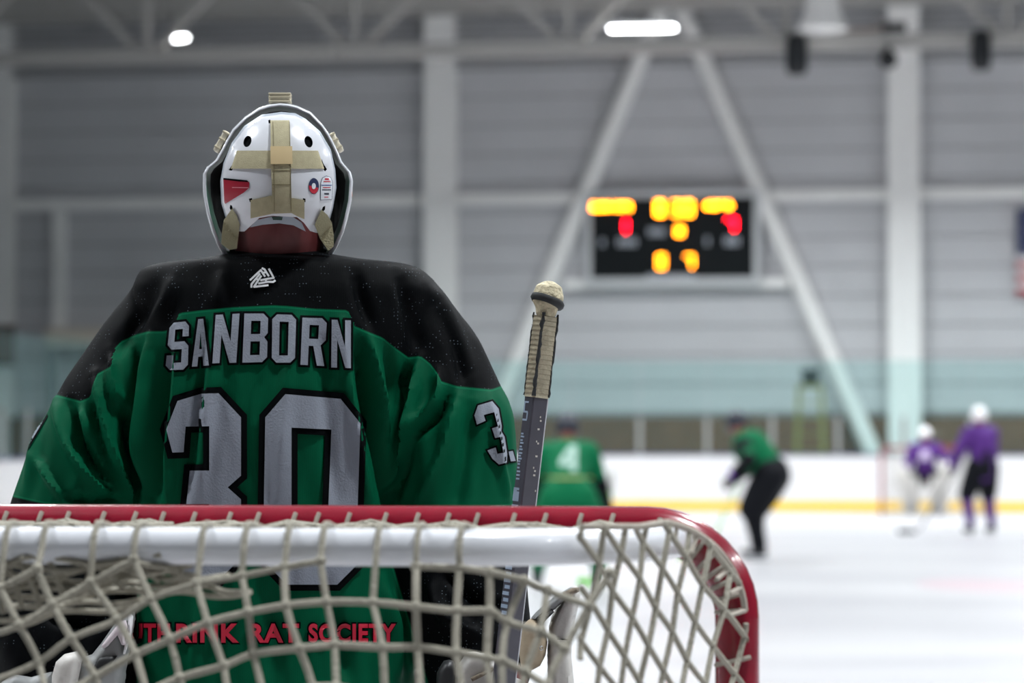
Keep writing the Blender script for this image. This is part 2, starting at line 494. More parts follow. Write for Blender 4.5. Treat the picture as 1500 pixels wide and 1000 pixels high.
mk('cap_rail', strip(1.09, 1.125, -0.02, 0.13), mat('blue_cap_rail', (52, 64, 104), 0.4), BE, smooth=False)
M_pane = glass_mat('rink_glass', (0.885, 0.985, 0.975))
M_st = mat('stanchion_metal', (150, 152, 150), 0.4, 0.3)
for i in range(len(path) - 1):
    a, b = np.array(path[i]), np.array(path[i + 1]); t = (b - a) / np.linalg.norm(b - a); nr = np.array([-t[1], t[0]])
    if i < 12: continue
    c0 = a + t * 0.004 + nr * 0.05; c1 = b - t * 0.004 + nr * 0.05
    p0, p1 = RK(*c0), RK(*c1); d = (p1 - p0)
    nv = (RK(*(c0 + nr * 0.012)) - p0)
    mk('glass_pane', g_box(p0 + Z1 * 1.125, d, nv, Z1 * 1.83), M_pane, BE, smooth=False)
    q = RK(*(a + nr * 0.05)); tw = (p1 - p0).normalized(); nw = nv.normalized()
    mk('stanchion', g_cbox(q - nw * 0.035 + Z1 * 1.49, tw * 0.085, nw * 0.05, Z1 * 0.73), M_st, BE, smooth=False)

# scoreboard on the wall
vS = VW - 0.45
uA, zA = rk(866, 406, vS); uB, zB = rk(1104, 288, vS)
zA = rk(985, 407, vS)[1]; zB = rk(985, 289, vS)[1]
SB = empty('scoreboard', RK((uA + uB) / 2, vS + 0.1, zA), 'black hockey scoreboard with glowing amber and red digits between the braces', 'scoreboard')
mk('cabinet', rkbox(uA, uB, vS, vS + 0.2, zA, zB), mat('scoreboard_black', (12, 18, 21), 0.7, spec=0.2), SB, smooth=False)
fw = 0.13
Mfr = mat('scoreboard_frame_white', (206, 208, 210), 0.5)
for (a, b, c, d) in ((uA - fw, uA, zA - fw, zB + fw), (uB, uB + fw, zA - fw, zB + fw), (uA, uB, zB, zB + fw), (uA, uB, zA - fw, zA)):
    mk('frame_bar', rkbox(a, b, vS - 0.02, vS + 0.2, c, d), Mfr, SB, smooth=False)
_, zs = rk(985, 412, VW - 0.2)
sr = mk('support_rail', rkbox(uA - 0.6, uB + 0.7, vS + 0.2, VW + 0.0, zA - 0.2, zA - 0.02), M_white, SB, smooth=False)
LED_A = emit('amber_led', (255, 146, 16), 15)
LED_R = emit('red_led', (255, 6, 32), 18)
def leds(name, dots, m, rad=0.024):
    gs = []
    for (px, py) in dots:
        uu, zz = rk(px, py, vS - 0.01)
        n = 6
        vs = [RK(uu + rad * math.cos(2 * PI * k / n), vS - w, zz + rad * math.sin(2 * PI * k / n)) for w in (0.0, 0.02) for k in range(n)]
        gs.append((vs, [tuple(range(n))[::-1], tuple(range(n, 2 * n))] + [(k, (k + 1) % n, n + (k + 1) % n, n + k) for k in range(n)]))
    o_ = mk(name, cat_geo(*gs), m, SB, smooth=False); o_['kind'] = 'stuff'
    return o_
SEG = {'0': 'abcdef', '1': 'bc', '2': 'abged', '3': 'abgcd', '5': 'afgcd', '8': 'abcdefg', '7': 'abc', '4': 'fgbc', '6': 'afgedc', '9': 'abcfgd'}
def digit(ch, x, y, w, h, n=4):
    q = {'a': ((0, 0), (1, 0)), 'b': ((1, 0), (1, .5)), 'c': ((1, .5), (1, 1)), 'd': ((0, 1), (1, 1)), 'e': ((0, .5), (0, 1)), 'f': ((0, 0), (0, .5)), 'g': ((0, .5), (1, .5))}
    pts = set()
    for s in SEG[ch]:
        (a, b), (c, d) = q[s]
        for k in range(n): pts.add((round(x + w * (a + (c - a) * k / (n - 1)), 2), round(y + h * (b + (d - b) * k / (n - 1)), 2)))
    return sorted(pts)
def word_dots(x0, x1, y0, y1, seed):
    r = random.Random(seed); out = []
    for i, x in enumerate(np.arange(x0, x1 + 0.1, 2.6)):
        for y in np.linspace(y0, y1, 5):
            if i % 4 != 3 and r.random() < 0.62: out.append((float(x), float(y)))
    return out
leds('team_name_leds', word_dots(868, 925, 299, 306, 1), LED_A)
leds('team_name_leds', word_dots(1034, 1075, 297, 304, 2), LED_A)
for ch, x in (('1', 957), ('8', 962), ('3', 987), ('0', 1004)):
    leds('clock_digit', digit(ch, x, 296, 9, 18), LED_A)
leds('score_digit', digit('1', 912, 324, 5, 14), LED_R)
leds('score_digit', digit('7', 1066, 321, 10, 14), LED_R)
leds('period_digit', digit('2', 992, 334, 7, 9, 3), LED_A)
leds('shots_digit', digit('0', 965, 375, 7, 16, 3), LED_A)
leds('shots_digit', digit('7', 1006, 375, 8, 15, 3), LED_A)
Mlab = mat('scoreboard_print', (190, 196, 206), 0.6)
for (x0, x1, y0, y1) in ((880, 887, 350, 360), (905, 934, 349, 360), (1034, 1040, 347, 359), (1062, 1084, 347, 359), (950, 975, 334, 345), (948, 1018, 402, 409)):
    gs = []
    n = max(1, int((x1 - x0) / 5))
    for k in range(n):
        a = x0 + (x1 - x0) * k / n
        (ua, za), (ub, zb) = rk(a, y1, vS), rk(a + (x1 - x0) / n * 0.7, y0, vS)
        gs.append(rkbox(ua, ub, vS - 0.006, vS, za, zb))
    mk('lettering', cat_geo(*gs), Mlab, SB, smooth=False)['kind'] = 'stuff'

# small fittings on truss and wall
M_blk = mat('black_plastic', (16, 20, 24), 0.5)
def speaker(px, py, w, h, lab):
    uu, zz = rk(px, py, VT - 0.3)
    e = empty('hanging_speaker', RK(uu, VT - 0.3, zz - h / 2), lab, 'speaker', 'speakers hung from the truss')
    prof = [(0.0, 0.7), (0.08, 0.92), (0.3, 1), (0.7, 1), (0.92, 0.9), (1.0, 0.65)]
    rings = [[RK(uu + w / 2 * s * math.cos(a), VT - 0.3 + w / 2 * s * math.sin(a), zz - h / 2 + h * t) for a in [2 * PI * k / 16 for k in range(16)]] for t, s in prof]
    mk('cabinet', g_loft(rings), M_blk, e)
    mk('grille', g_cbox(RK(uu, VT - 0.3 - w / 2, zz), U * w * 0.6, V * 0.02, Z1 * h * 0.7, 0.005), mat('speaker_grille', (30, 34, 38), 0.7), e)
    mk('bracket', g_tube([RK(uu, VT - 0.25, zc), RK(uu, VT - 0.15, zc), RK(uu, VT - 0.10, zc)], 0.02, 8), M_blk, e)
speaker(1167, 80, 0.40, 0.72, 'black speaker hung from the truss left of the white column')
speaker(1437, 74, 0.36, 0.70, 'black speaker hung from the truss near the right edge')
uu, zz = rk(1301, 87, VT - 0.2)
e = empty('dome_camera', RK(uu, VT - 0.2, zz - 0.12), 'small black dome camera under the truss before the column', 'camera')
mk('dome', g_ball(RK(uu, VT - 0.2, zz), 0.17, 0.17, 0.17), M_blk, e)
mk('mount', g_tube([RK(uu, VT - 0.2, zz + 0.1), RK(uu, VT - 0.2, zz + 0.24)], 0.05, 10), M_blk, e)
uu, zz = rk(1310, 40, VT - 0.15)
e = empty('control_box', RK(uu, VT - 0.15, zz - 0.08), 'small dark control box with conduit sitting on the truss', 'box')
mk('case', g_cbox(RK(uu, VT - 0.15, zz), U * 0.42, V * 0.2, Z1 * 0.16, 0.02), M_blk, e)
mk('conduit', g_tube([RK(uu - 0.2, VT - 0.15, zz), RK(uu - 0.4, VT - 0.15, zz - 0.04), RK(uu - 1.2, VT - 0.15, zz - 0.05)], 0.025, 8), mat('copper_conduit', (140, 112, 90), 0.5), e)
uu, zz = rk(1205, 42, VT - 0.62)
e = empty('ventilation_cowl', RK(uu, VT - 0.62, zz), 'white flared ventilation cowl above the truss beside the speaker', 'vent')
rings = [[RK(uu + r * math.cos(a), VT - 0.62 + r * math.sin(a), zz + t) for a in [2 * PI * k / 20 for k in range(20)]] for t, r in ((0, 0.42), (0.12, 0.40), (0.3, 0.33), (0.7, 0.27), (1.2, 0.25), (1.5, 0.25))]
mk('cone', g_loft(rings), M_white, e)
mk('rim', g_tube([RK(uu + 0.43 * math.cos(a), VT - 0.62 + 0.43 * math.sin(a), zz) for a in [2 * PI * k / 24 for k in range(24)]], 0.025, 8, closed=True), M_white, e)

# flag on the wall at the right edge
vF = VW - 0.25
uf, zt = rk(1489, 306, vF); _, zb_ = rk(1489, 432, vF)
FH = zt - zb_; FW = FH * 1.7
FE = empty('wall_flag', RK(uf + FW / 2, vF, zb_), 'striped flag with navy star field hanging on the wall at right edge', 'flag')
def flag_quad(s0, s1, t0, t1, off=0.0):
    n = 10; vs, fs = [], []
    for i in range(n + 1):
        s = s0 + (s1 - s0) * i / n
        w = 0.03 * math.sin(s * 9)
        for o_ in (off, off + 0.006):
            for t in (t0, t1): vs.append(RK(uf + FW * s, vF + w - o_, zt - FH * t))
    for i in range(n):
        a, b = 4 * i, 4 * i + 4
        fs += [(a, b, b + 1, a + 1), (a + 2, a + 3, b + 3, b + 2), (a, a + 2, b + 2, b), (a + 1, b + 1, b + 3, a + 3)]
    fs += [(0, 1, 3, 2), (4 * n, 4 * n + 2, 4 * n + 3, 4 * n + 1)]
    return vs, fs
Mfr_, Mfw_, Mfn_ = mat('flag_red', (176, 60, 70), 0.8), mat('flag_white', (226, 224, 226), 0.8), mat('flag_navy', (38, 48, 88), 0.8)
for k in range(13):
    mk('stripe', flag_quad(0, 1, k / 13, (k + 1) / 13), Mfr_ if k % 2 == 0 else Mfw_, FE, smooth=False)
mk('canton', flag_quad(0, 0.42, 0, 7 / 13, 0.008), Mfn_, FE, smooth=False)
gs = []
for r in range(9):
    for c in range(6 if r % 2 == 0 else 5):
        s = 0.42 * ((c + 0.5 + (0.5 if r % 2 else 0)) / 6); t = 7 / 13 * (r + 0.7) / 9.4
        C_ = RK(uf + FW * s, vF + 0.03 * math.sin(s * 9) - 0.017, zt - FH * t)
        pts = [C_ + (U * math.sin(PI * k / 5) + Z1 * math.cos(PI * k / 5)) * (0.03 if k % 2 == 0 else 0.012) for k in range(10)]
        gs.append((pts, [tuple(range(10))]))
mk('stars', cat_geo(*gs), Mfw_, FE, smooth=False)['kind'] = 'stuff'

# things behind the glass at the left: door frame post, header, notice board
uu0, z0 = rk(86, 482, VW - 0.1); _, z1 = rk(86, 310, VW - 0.1)
o = mk('trim_1', rkbox(uu0 - 0.13, uu0 + 0.13, VW - 0.2, VW + 0.02, z0, z1), M_white, smooth=False); tag(o, 'white vertical wall trim under the beam at far left', 'trim', kind='structure')
ua, za = rk(68, 507, VW - 0.6); ub, zb2 = rk(182, 480, VW - 0.6)
VE = empty('entry_canopy', RK((ua + ub) / 2, VW - 0.5, -0.1), 'cream beam on posts over the entry at far left', 'canopy', None, 'structure')
mk('beam', rkbox(ua, ub, VW - 0.7, VW, za, zb2), mat('cream_paint', (214, 206, 192), 0.6), VE, smooth=False)
for q in (ua + 0.12, (ua + ub) / 2, ub - 0.12):
    mk('post', rkbox(q - 0.07, q + 0.07, VW - 0.66, VW - 0.52, -0.1, za), mat('grey_post', (120, 130, 132), 0.6), VE, smooth=False)
ua, za = rk(-40, 532, VW - 0.5); ub, zb2 = rk(20, 480, VW - 0.5)
VN = empty('notice_board', RK((ua + ub) / 2, VW - 0.42, za), 'brown wooden notice board on the column at the left edge', 'board')
mk('board', rkbox(ua, ub, VW - 0.5, VW - 0.43, za, zb2), mat('brown_wood', (92, 70, 56), 0.7, var=0.2, vscale=3), VN, smooth=False)
mk('frame', cat_geo(rkbox(ua - .05, ub + .05, VW - .52, VW - .43, za - .05, za), rkbox(ua - .05, ub + .05, VW - .52, VW - .43, zb2, zb2 + .05)), mat('dark_wood', (60, 46, 38), 0.6), VN, smooth=False)
# stepladder behind the boards
vl = VW - 1.6
ul, zl = rk(1187, 566, vl)
LE = empty('stepladder', RK(ul, vl, -0.1), 'yellow green stepladder standing behind the glass near the right brace', 'ladder')
M_lad = mat('ladder_yellow', (132, 126, 52), 0.5)
for s in (-1, 1):
    mk('rail', g_tube([RK(ul + s * 0.32, vl - 0.35, -0.1), RK(ul + s * 0.22, vl, zl)], 0.05, 4), M_lad, LE, smooth=False)
    mk('rear_leg', g_tube([RK(ul + s * 0.32, vl + 0.5, -0.1), RK(ul + s * 0.22, vl + 0.08, zl)], 0.04, 4), M_lad, LE, smooth=False)
for k in range(1, 8):
    t = k / 8; z = -0.1 + (zl + 0.1) * t; hw = 0.32 - 0.10 * t
    mk('step', g_cbox(RK(ul, vl - 0.35 * (1 - t), z), U * 2 * hw, V * 0.09, Z1 * 0.03), M_lad, LE, smooth=False)
mk('top_cap', g_cbox(RK(ul, vl + 0.04, zl), U * 0.52, V * 0.26, Z1 * 0.07, 0.01), M_lad, LE, smooth=False)
BK = empty('black_bucket', RK(ul, vl + 0.04, zl + 0.035), 'black bucket standing on top of the stepladder', 'bucket')
cz = zl + 0.036
mk('pail', g_loft([[RK(ul + r * math.cos(a), vl + 0.04 + r * math.sin(a), cz + t) for a in [2 * PI * k / 18 for k in range(18)]] for t, r in ((0, .15), (.02, .16), (.32, .20), (.32, .185), (.05, .15))]), M_blk, BK)
mk('handle', g_tube([RK(ul + 0.20 * math.cos(a), vl + 0.04, cz + 0.31 + 0.12 * math.sin(a)) for a in [PI * k / 12 for k in range(13)]], 0.006, 6), M_st, BK)

# =================================================================== GOALS
M_red = mat('goal_red_paint', (138, 12, 38), 0.25, spec=0.6, coat=0.6, var=0.12, vscale=25)
M_tubew = mat('goal_white_tube', (226, 228, 234), 0.3, coat=0.3)
M_net = mat('net_cord', (164, 159, 145), 0.85, bump=0.6, bscale=200)
M_lace = mat('net_lacing', (170, 162, 150), 0.85)
PR = 0.031
ZC = 1.248
HALF = 0.945
def goal_frame(E, fr):          # fr(u, v, z) -> world, v < 0 is behind the goal line
    rc = 0.125
    for s in (-1, 1):
        mk('post', g_tube([fr(s * HALF, 0, 0.0), fr(s * HALF, 0, 0.5), fr(s * HALF, 0, ZC - rc + 0.002)], PR, 24), M_red, E)
    pts = [fr(-HALF + rc - rc * math.cos(a), 0, ZC - rc + rc * math.sin(a)) for a in [PI / 2 * k / 10 for k in range(11)]]
    pts += [fr(x, 0, ZC) for x in (-0.4, 0, 0.4)]
    pts += [fr(HALF - rc + rc * math.sin(a), 0, ZC - rc + rc * math.cos(a)) for a in [PI / 2 * k / 10 for k in range(11)]]
    mk('crossbar', g_tube(pts, PR, 24), M_red, E)
    mk('rear_top_bar', g_tube([fr(*p) for p in top_path()], 0.0235, 16), M_tubew, E)
    b0 = [Vector((-HALF, -0.02, 0.03))] + bez(Vector((-HALF, -0.45, 0.03)), Vector((-HALF, -1.1, 0.03)), Vector((-0.45, -1.1, 0.03)), 10)
    b0 += bez(Vector((0.45, -1.1, 0.03)), Vector((HALF, -1.1, 0.03)), Vector((HALF, -0.45, 0.03)), 10) + [Vector((HALF, -0.02, 0.03))]
    mk('base_frame', g_tube([fr(*p) for p in b0], 0.025, 12), M_tubew, E)
    mk('centre_stay', g_tube([fr(0, -0.53, 1.238), fr(0, -0.62, 1.0), fr(0, -1.08, 0.03)], 0.016, 10), M_tubew, E)
ZT = 1.238
def top_path():
    h = bez(Vector((0.55, -0.53, ZT)), Vector((0.85, -0.53, ZT)), Vector((0.865, -0.035, ZT - 0.006)), 14)
    return [Vector((-p.x, p.y, p.z)) for p in reversed(h)] + [Vector((x, -0.53, ZT)) for x in (-0.3, 0, 0.3)] + h

NG = empty('hockey_goal', RK(0, -0.4, 0), 'near hockey goal with red crossbar, white rear bar and cord net', 'goal')
goal_frame(NG, RK)
# back net: nodes traced along one row of cords, the rest follow at right angles on the sloping back sheet
CAM0 = Vector((0, 0, CAMZ))
NB = V - Z1 * 0.45
PB0 = RK(0, -0.560, ZT)
def on_back(px, py):
    d = ray(px, py); t = (PB0 - CAM0).dot(NB) / d.dot(NB)
    return CAM0 + d * t
row0 = [(855, 890), (814, 868), (768, 851), (719, 838), (663, 832), (604, 826), (540, 824), (472, 824), (411, 829), (350, 838), (291, 854), (227, 877), (168, 906), (109, 939), (48, 972)]
x, y = row0[-1]
sl = 0.5
while x > -1150:
    sl *= 0.80; x -= 61; y += 61 * sl; row0.append((x, y - (0 if x > -300 else 0)))
n0 = len(row0)
nodes = {}
for i, (x, y) in enumerate(row0):
    a = np.array(row0[max(0, i - 1)]); b = np.array(row0[min(n0 - 1, i + 1)])
    t = (b - a) / np.linalg.norm(b - a); nr = np.array([t[1], -t[0]])
    if nr[1] < 0: nr = -nr
    for j in range(-5, 32):
        k = min(1, max(0, j) / 8)
        dn = nr * (1 - k) + np.array([0.08, 1.0]) * k
        if 400 < x < 760: dn = dn + np.array([0.14, 0]) * (1 - k)
        dn = dn / np.linalg.norm(dn)
        if j <= 0: p = np.array([x, y]) + nr * 61 * j
        else: p = nodes[(i, j - 1)][1] + dn * 61
        w = on_back(*p)
        jit = 0.0035
        w = w + Vector((rng.normal(0, jit), rng.normal(0, jit * 2), rng.normal(0, jit * .6)))
        nodes[(i, j)] = (w, p)
ok = lambda w: 0.03 < w.z < ZT - 0.015
def cord(pts, r=0.0046, n=6): return g_tube(pts, r, n)
gs = []
for j in range(-5, 32):
    run = []
    for i in range(n0 + 1):
        if i < n0 and ok(nodes[(i, j)][0]): run.append(nodes[(i, j)][0])
        else:
            if len(run) > 1: gs.append(cord([Vector(q) for q in smooth_line(run, 3)]))
            run = []
tops = []
for i in range(n0):
    run = [nodes[(i, j)][0] for j in range(-5, 32) if ok(nodes[(i, j)][0])]
    if len(run) > 1:
        gs.append(cord([Vector(q) for q in smooth_line(run, 2)])); tops.append(run[0])
for (i, j), (w, p) in nodes.items():
    if ok(w) and p[1] < 1080: gs.append(g_ball(w, 0.0075, 0.0075, 0.0075, 8, 6))
mk('back_netting', cat_geo(*gs), M_net, NG)
# top netting: from each hanging cord over the rear bar to the crossbar
gs = []
def uv(w): return (w - O).dot(U), (w - O).dot(V)
mid = {}
for k, w in enumerate(tops):
    u_, v_ = uv(w)
    if not -0.9 < u_ < 0.66: continue
    sag = 0.008
    u2 = u_ + rng.normal(0, 0.006); u3 = u_ + rng.normal(0.01, 0.012)
    p = [w, RK(u_, -0.566, ZT - 0.004), RK(u_, -0.553, ZT + 0.021), RK(u_, -0.53, ZT + 0.029), RK(u2, -0.42, ZT + 0.022 - sag), RK(u2, -0.28, ZT + 0.018 - sag), RK(u3, -0.14, ZT + 0.016), RK(u3, -0.033, ZC + 0.004)]
    gs.append(cord([Vector(q) for q in smooth_line(p, 3)], 0.0042))
    mid[k] = (u2, u3)
for v_ in (-0.47, -0.40, -0.33, -0.26, -0.19, -0.12, -0.07):
    n = 40; hw = 0.80 if v_ > -0.3 else 0.78 + (v_ + 0.3) * 1.2
    gs.append(cord([RK(-hw + 2 * hw * k / n, v_ + 0.012 * math.sin(k * 1.9 + v_ * 40), ZT + 0.014 + 0.006 * math.sin(k * 2.3 + v_ * 9)) for k in range(n + 1)], 0.004))
mk('top_netting', cat_geo(*gs), M_net, NG)
# slack folds of netting bunched under the rear bar on the left
gs = []
for k in range(9):
    pts = []
    ph = rng.uniform(0, 6)
    for q in range(16):
        x = -140 + q * 34 + rng.normal(0, 5)
        base = 818 + k * 7 + max(0, 250 - x) * (0.02 + 0.022 * k) * 0.9 + 7 * math.sin(q * 1.3 + ph)
        if x > 250 + 14 * k: break
        w = on_back(x, base); pts.append(w + V * (0.02 + 0.012 * k) + V * rng.normal(0, 0.008))
    gs.append(cord([Vector(q) for q in smooth_line(pts, 3)], 0.0042))
for k in range(11):
    x = -120 + k * 36 + rng.normal(0, 6)
    pts = [on_back(x + q * 6 + rng.normal(0, 5), 798 + q * (14 + max(0, 200 - x) * 0.05)) + V * (0.02 + 0.01 * q) for q in range(5)]
    gs.append(cord([Vector(q) for q in smooth_line(pts, 3)], 0.0042))
mk('slack_netting', cat_geo(*gs), M_net, NG)
# lacing around the crossbar and scalloped edge cord
gs = []
def bar_pt(u_, a, r): return RK(u_, -r * math.cos(a), ZC + r * math.sin(a))
px_l = np.arange(-20, 960, 48.5)
us = [-0.75 + 0.046 * k for k in range(36)]
for u_ in us:
    if u_ > 0.80: continue
    q = rng.normal(0, 0.004)
    gs.append(cord([bar_pt(u_ + q - 0.006 + 0.012 * t, -0.9 + 1.55 * t, PR + 0.003) for t in np.linspace(0, 1, 7)], 0.0032, 6))
pts = []
for k in range(len(us) * 6):
    u_ = us[0] + 0.046 * k / 6
    a = -0.25 + 0.28 * abs(math.sin(PI * k / 6))
    pts.append(bar_pt(u_, -0.55 + 0.55 * (1 - abs(math.sin(PI * k / 12))), PR + 0.010))
gs.append(cord(pts, 0.0046, 6))
gs.append(cord([bar_pt(us[0] + 0.046 * k / 3, -0.55 + 0.07 * math.sin(k * 1.1), PR + 0.011) for k in range(len(us) * 3)], 0.005, 6))
mk('crossbar_lacing', cat_geo(*gs), M_lace, NG)['kind'] = 'stuff'
# right side net: diamond cords between rear bar and post
side_plan = bez(Vector((0.55, -0.555, 0)), Vector((0.88, -0.55, 0)), Vector((0.95, -0.045, 0)), 30)
side_plan += [Vector((0.972, -0.034, 0)), Vector((0.985, -0.012, 0))]
SP = []
for p in side_plan:
    w = RK(p.x, p.y); SP.append((750 + F * w.x / w.y, w))
def on_side(px, py):
    for k in range(len(SP) - 1):
        if SP[k][0] <= px <= SP[k + 1][0]:
            t = (px - SP[k][0]) / (SP[k + 1][0] - SP[k][0]); w = SP[k][1].lerp(SP[k + 1][1], t); break
    else: w = SP[0][1] if px < SP[0][0] else SP[-1][1]
    d = ray(px, py); z = CAMZ + d.z * w.y / d.y
    fl = (ZT - z) * 0.45 * max(0, min(1, -uv(w)[1] / 0.55)) if z < 0.9 else 0
    return Vector((w.x, w.y, z))
e1, e2 = np.array([24.5, 39.0]), np.array([-10.0, 56.0])
N0 = np.array([933.7, 848.8])
def side_in(p):                 # the part of the sheet that carries net, in picture pixels
    x, y = p
    if not 850 < x < 1092: return False
    if x > 949 and y < 904: return math.hypot(x - 949, y - 904) < 143
    return 770 < y
def side_node(i, j):
    p = N0 + e1 * i + e2 * j
    if p[0] > 1030: p = p + np.array([0.25 * (p[0] - 1030), 0])
    return p
sjit = {}
def side_w(p, key=None):
    w = on_side(*p)
    if key is not None:
        if key not in sjit: sjit[key] = Vector((rng.normal(0, .0015), rng.normal(0, .004), rng.normal(0, .0015)))
        w = w + sjit[key]
    return w
def clip_pt(a, b):              # a inside, b outside
    for _ in range(14):
        m = (a + b) / 2
        if side_in(m): a = m
        else: b = m
    return a
gs = []
def side_cords(keys):
    run = []; prev = None
    for k in keys:
        p = side_node(*k); ins = side_in(p) and side_w(p).z > 0.03
        if ins:
            if prev is not None and not prev[1] and not side_in(prev[0]): run.append(side_w(clip_pt(p, prev[0])))
            run.append(side_w(p, k))
        else:
            if prev is not None and prev[1]:
                if not side_in(p): run.append(side_w(clip_pt(prev[0], p)))
                if len(run) > 1: gs.append(cord([Vector(q) for q in smooth_line(run, 2)], 0.0041))
                run = []
        prev = (p, ins)
    if len(run) > 1: gs.append(cord([Vector(q) for q in smooth_line(run, 2)], 0.0041))
for i in range(-30, 24): side_cords([(i, j) for j in range(-24, 46)])
for j in range(-24, 46): side_cords([(i, j) for i in range(-30, 24)])
mk('side_netting', cat_geo(*gs), M_net, NG)
# edge cord of the side net and lacing on the post
gs = [cord([on_side(x, 771) for x in np.linspace(852, 949, 10)][:-1] + [on_side(949 + 142 * math.sin(a), 904 - 142 * math.cos(a)) for a in np.linspace(0.2, 1.5, 14)], 0.0048)]
for a in np.linspace(0.3, 1.5, 6):
    r0 = rng.uniform(112, 126)
    a2 = a + rng.normal(0, .05)
    gs.append(cord([on_side(949 + r0 * math.sin(a2), 904 - r0 * math.cos(a2)), on_side(949 + 142 * math.sin(a), 904 - 142 * math.cos(a))], 0.0034))
for k in range(9):
    z = 1.06 - k * 0.12
    gs.append(cord([RK(HALF + (PR + 0.004) * math.cos(a), (PR + 0.004) * math.sin(a), z + 0.012 * t) for t, a in zip(np.linspace(0, 1, 8), np.linspace(-2.5, -0.95, 8))], 0.0034))
for k in range(9):
    a0 = 0.15 + 0.165 * k
    cc = RK(HALF - 0.125 + 0.125 * math.sin(a0), 0, ZC - 0.125 + 0.125 * math.cos(a0)); rad = U * math.sin(a0) + Z1 * math.cos(a0)
    gs.append(cord([cc + (rad * math.sin(b) - V * math.cos(b)) * (PR + 0.004) for b in np.linspace(-0.9, 0.5, 7)], 0.0034))
mk('post_lacing', cat_geo(*gs), M_lace, NG)['kind'] = 'stuff'
# left side net (outside the picture)
gs = []
lp = [Vector((-p.x, p.y, 0)) for p in side_plan]
for k in range(0, len(lp), 2): gs.append(cord([RK(lp[k].x, lp[k].y, ZT - 0.01), RK(lp[k].x, lp[k].y, 0.05)], 0.0033, 4))
for k in range(1, 26): gs.append(cord([RK(p.x, p.y, ZT - 0.047 * k) for p in lp[::3]], 0.0033, 4))
mk('side_netting', cat_geo(*gs), M_net, NG)

# far goal
FG = empty('hockey_goal', RK(0, 54.0, 0), 'small far hockey goal before the end boards with the purple goaltender', 'goal')
def FR(u, v, z): return RK(u, 53.6 - v, z)
goal_frame(FG, FR)
gs = []
for k in range(41):
    u_ = -0.92 + 1.84 * k / 40
    gs.append(g_tube([FR(u_, -0.02, ZC), FR(u_ * 0.96, -0.53, ZT), FR(u_, -0.8, 0.6), FR(u_, -1.08, 0.03)], 0.004, 3))
for k in range(24):
    t = k / 24
    gs.append(g_tube([FR(u_, -0.53 - 0.55 * t, ZT * (1 - t) + 0.03) for u_ in (-0.9, 0, 0.9)], 0.004, 3))
for s in (-1, 1):
    for k in range(16): gs.append(g_tube([FR(s * HALF, -0.03 - 0.06 * k, 0.03), FR(s * HALF, -0.03 - 0.031 * k, ZT)], 0.004, 3))
mk('netting', cat_geo(*gs), M_net, FG, smooth=False)

# =================================================================== PEOPLE
def geo_of(co, faces): return [Vector(c) for c in co], faces
def lerp(a, b, t): return a + (b - a) * t
def ik(a, b, l1, l2, pole):
    d = b - a; L = min(d.length, (l1 + l2) * 0.999); dn = d.normalized()
    x = (l1 * l1 - l2 * l2 + L * L) / (2 * L); h = math.sqrt(max(0, l1 * l1 - x * x))
    p = pole - dn * pole.dot(dn); p.normalize()
    return a + dn * x + p * h
def hand_geo(w, d, side, up, k=1.0):   # palm, four unequal bent fingers, thumb leaving the side of the palm
    d = d.normalized(); s = (side - d * side.dot(d)).normalized(); n = d.cross(s)
    gs = [limb([w, w + d * 0.05 * k], [0.027 * k, 0.034 * k], 10)]
    for q in (-1, 0, 1): gs.append(limb([w + d * 0.03 * k + s * q * 0.02 * k, w + d * 0.085 * k + s * q * 0.026 * k], [0.018 * k, 0.014 * k], 8))
    for q, L in zip((-1.5, -0.5, 0.5, 1.5), (0.062, 0.075, 0.078, 0.066)):
        b = w + d * 0.088 * k + s * q * 0.021 * k
        m1 = b + (d * 0.8 + n * 0.45) * L * 0.5 * k; m2 = m1 + (d * 0.35 + n * 0.85) * L * 0.5 * k
        gs.append(limb([b, m1, m2], [0.0105 * k, 0.0095 * k, 0.0085 * k], 8))
    t0 = w + d * 0.03 * k + s * 0.03 * k
    gs.append(limb([t0, t0 + (s * 0.7 + d * 0.6) * 0.035 * k, t0 + (s * 0.45 + d * 0.8 + n * 0.4) * 0.062 * k], [0.014 * k, 0.012 * k, 0.010 * k], 8))
    return gs
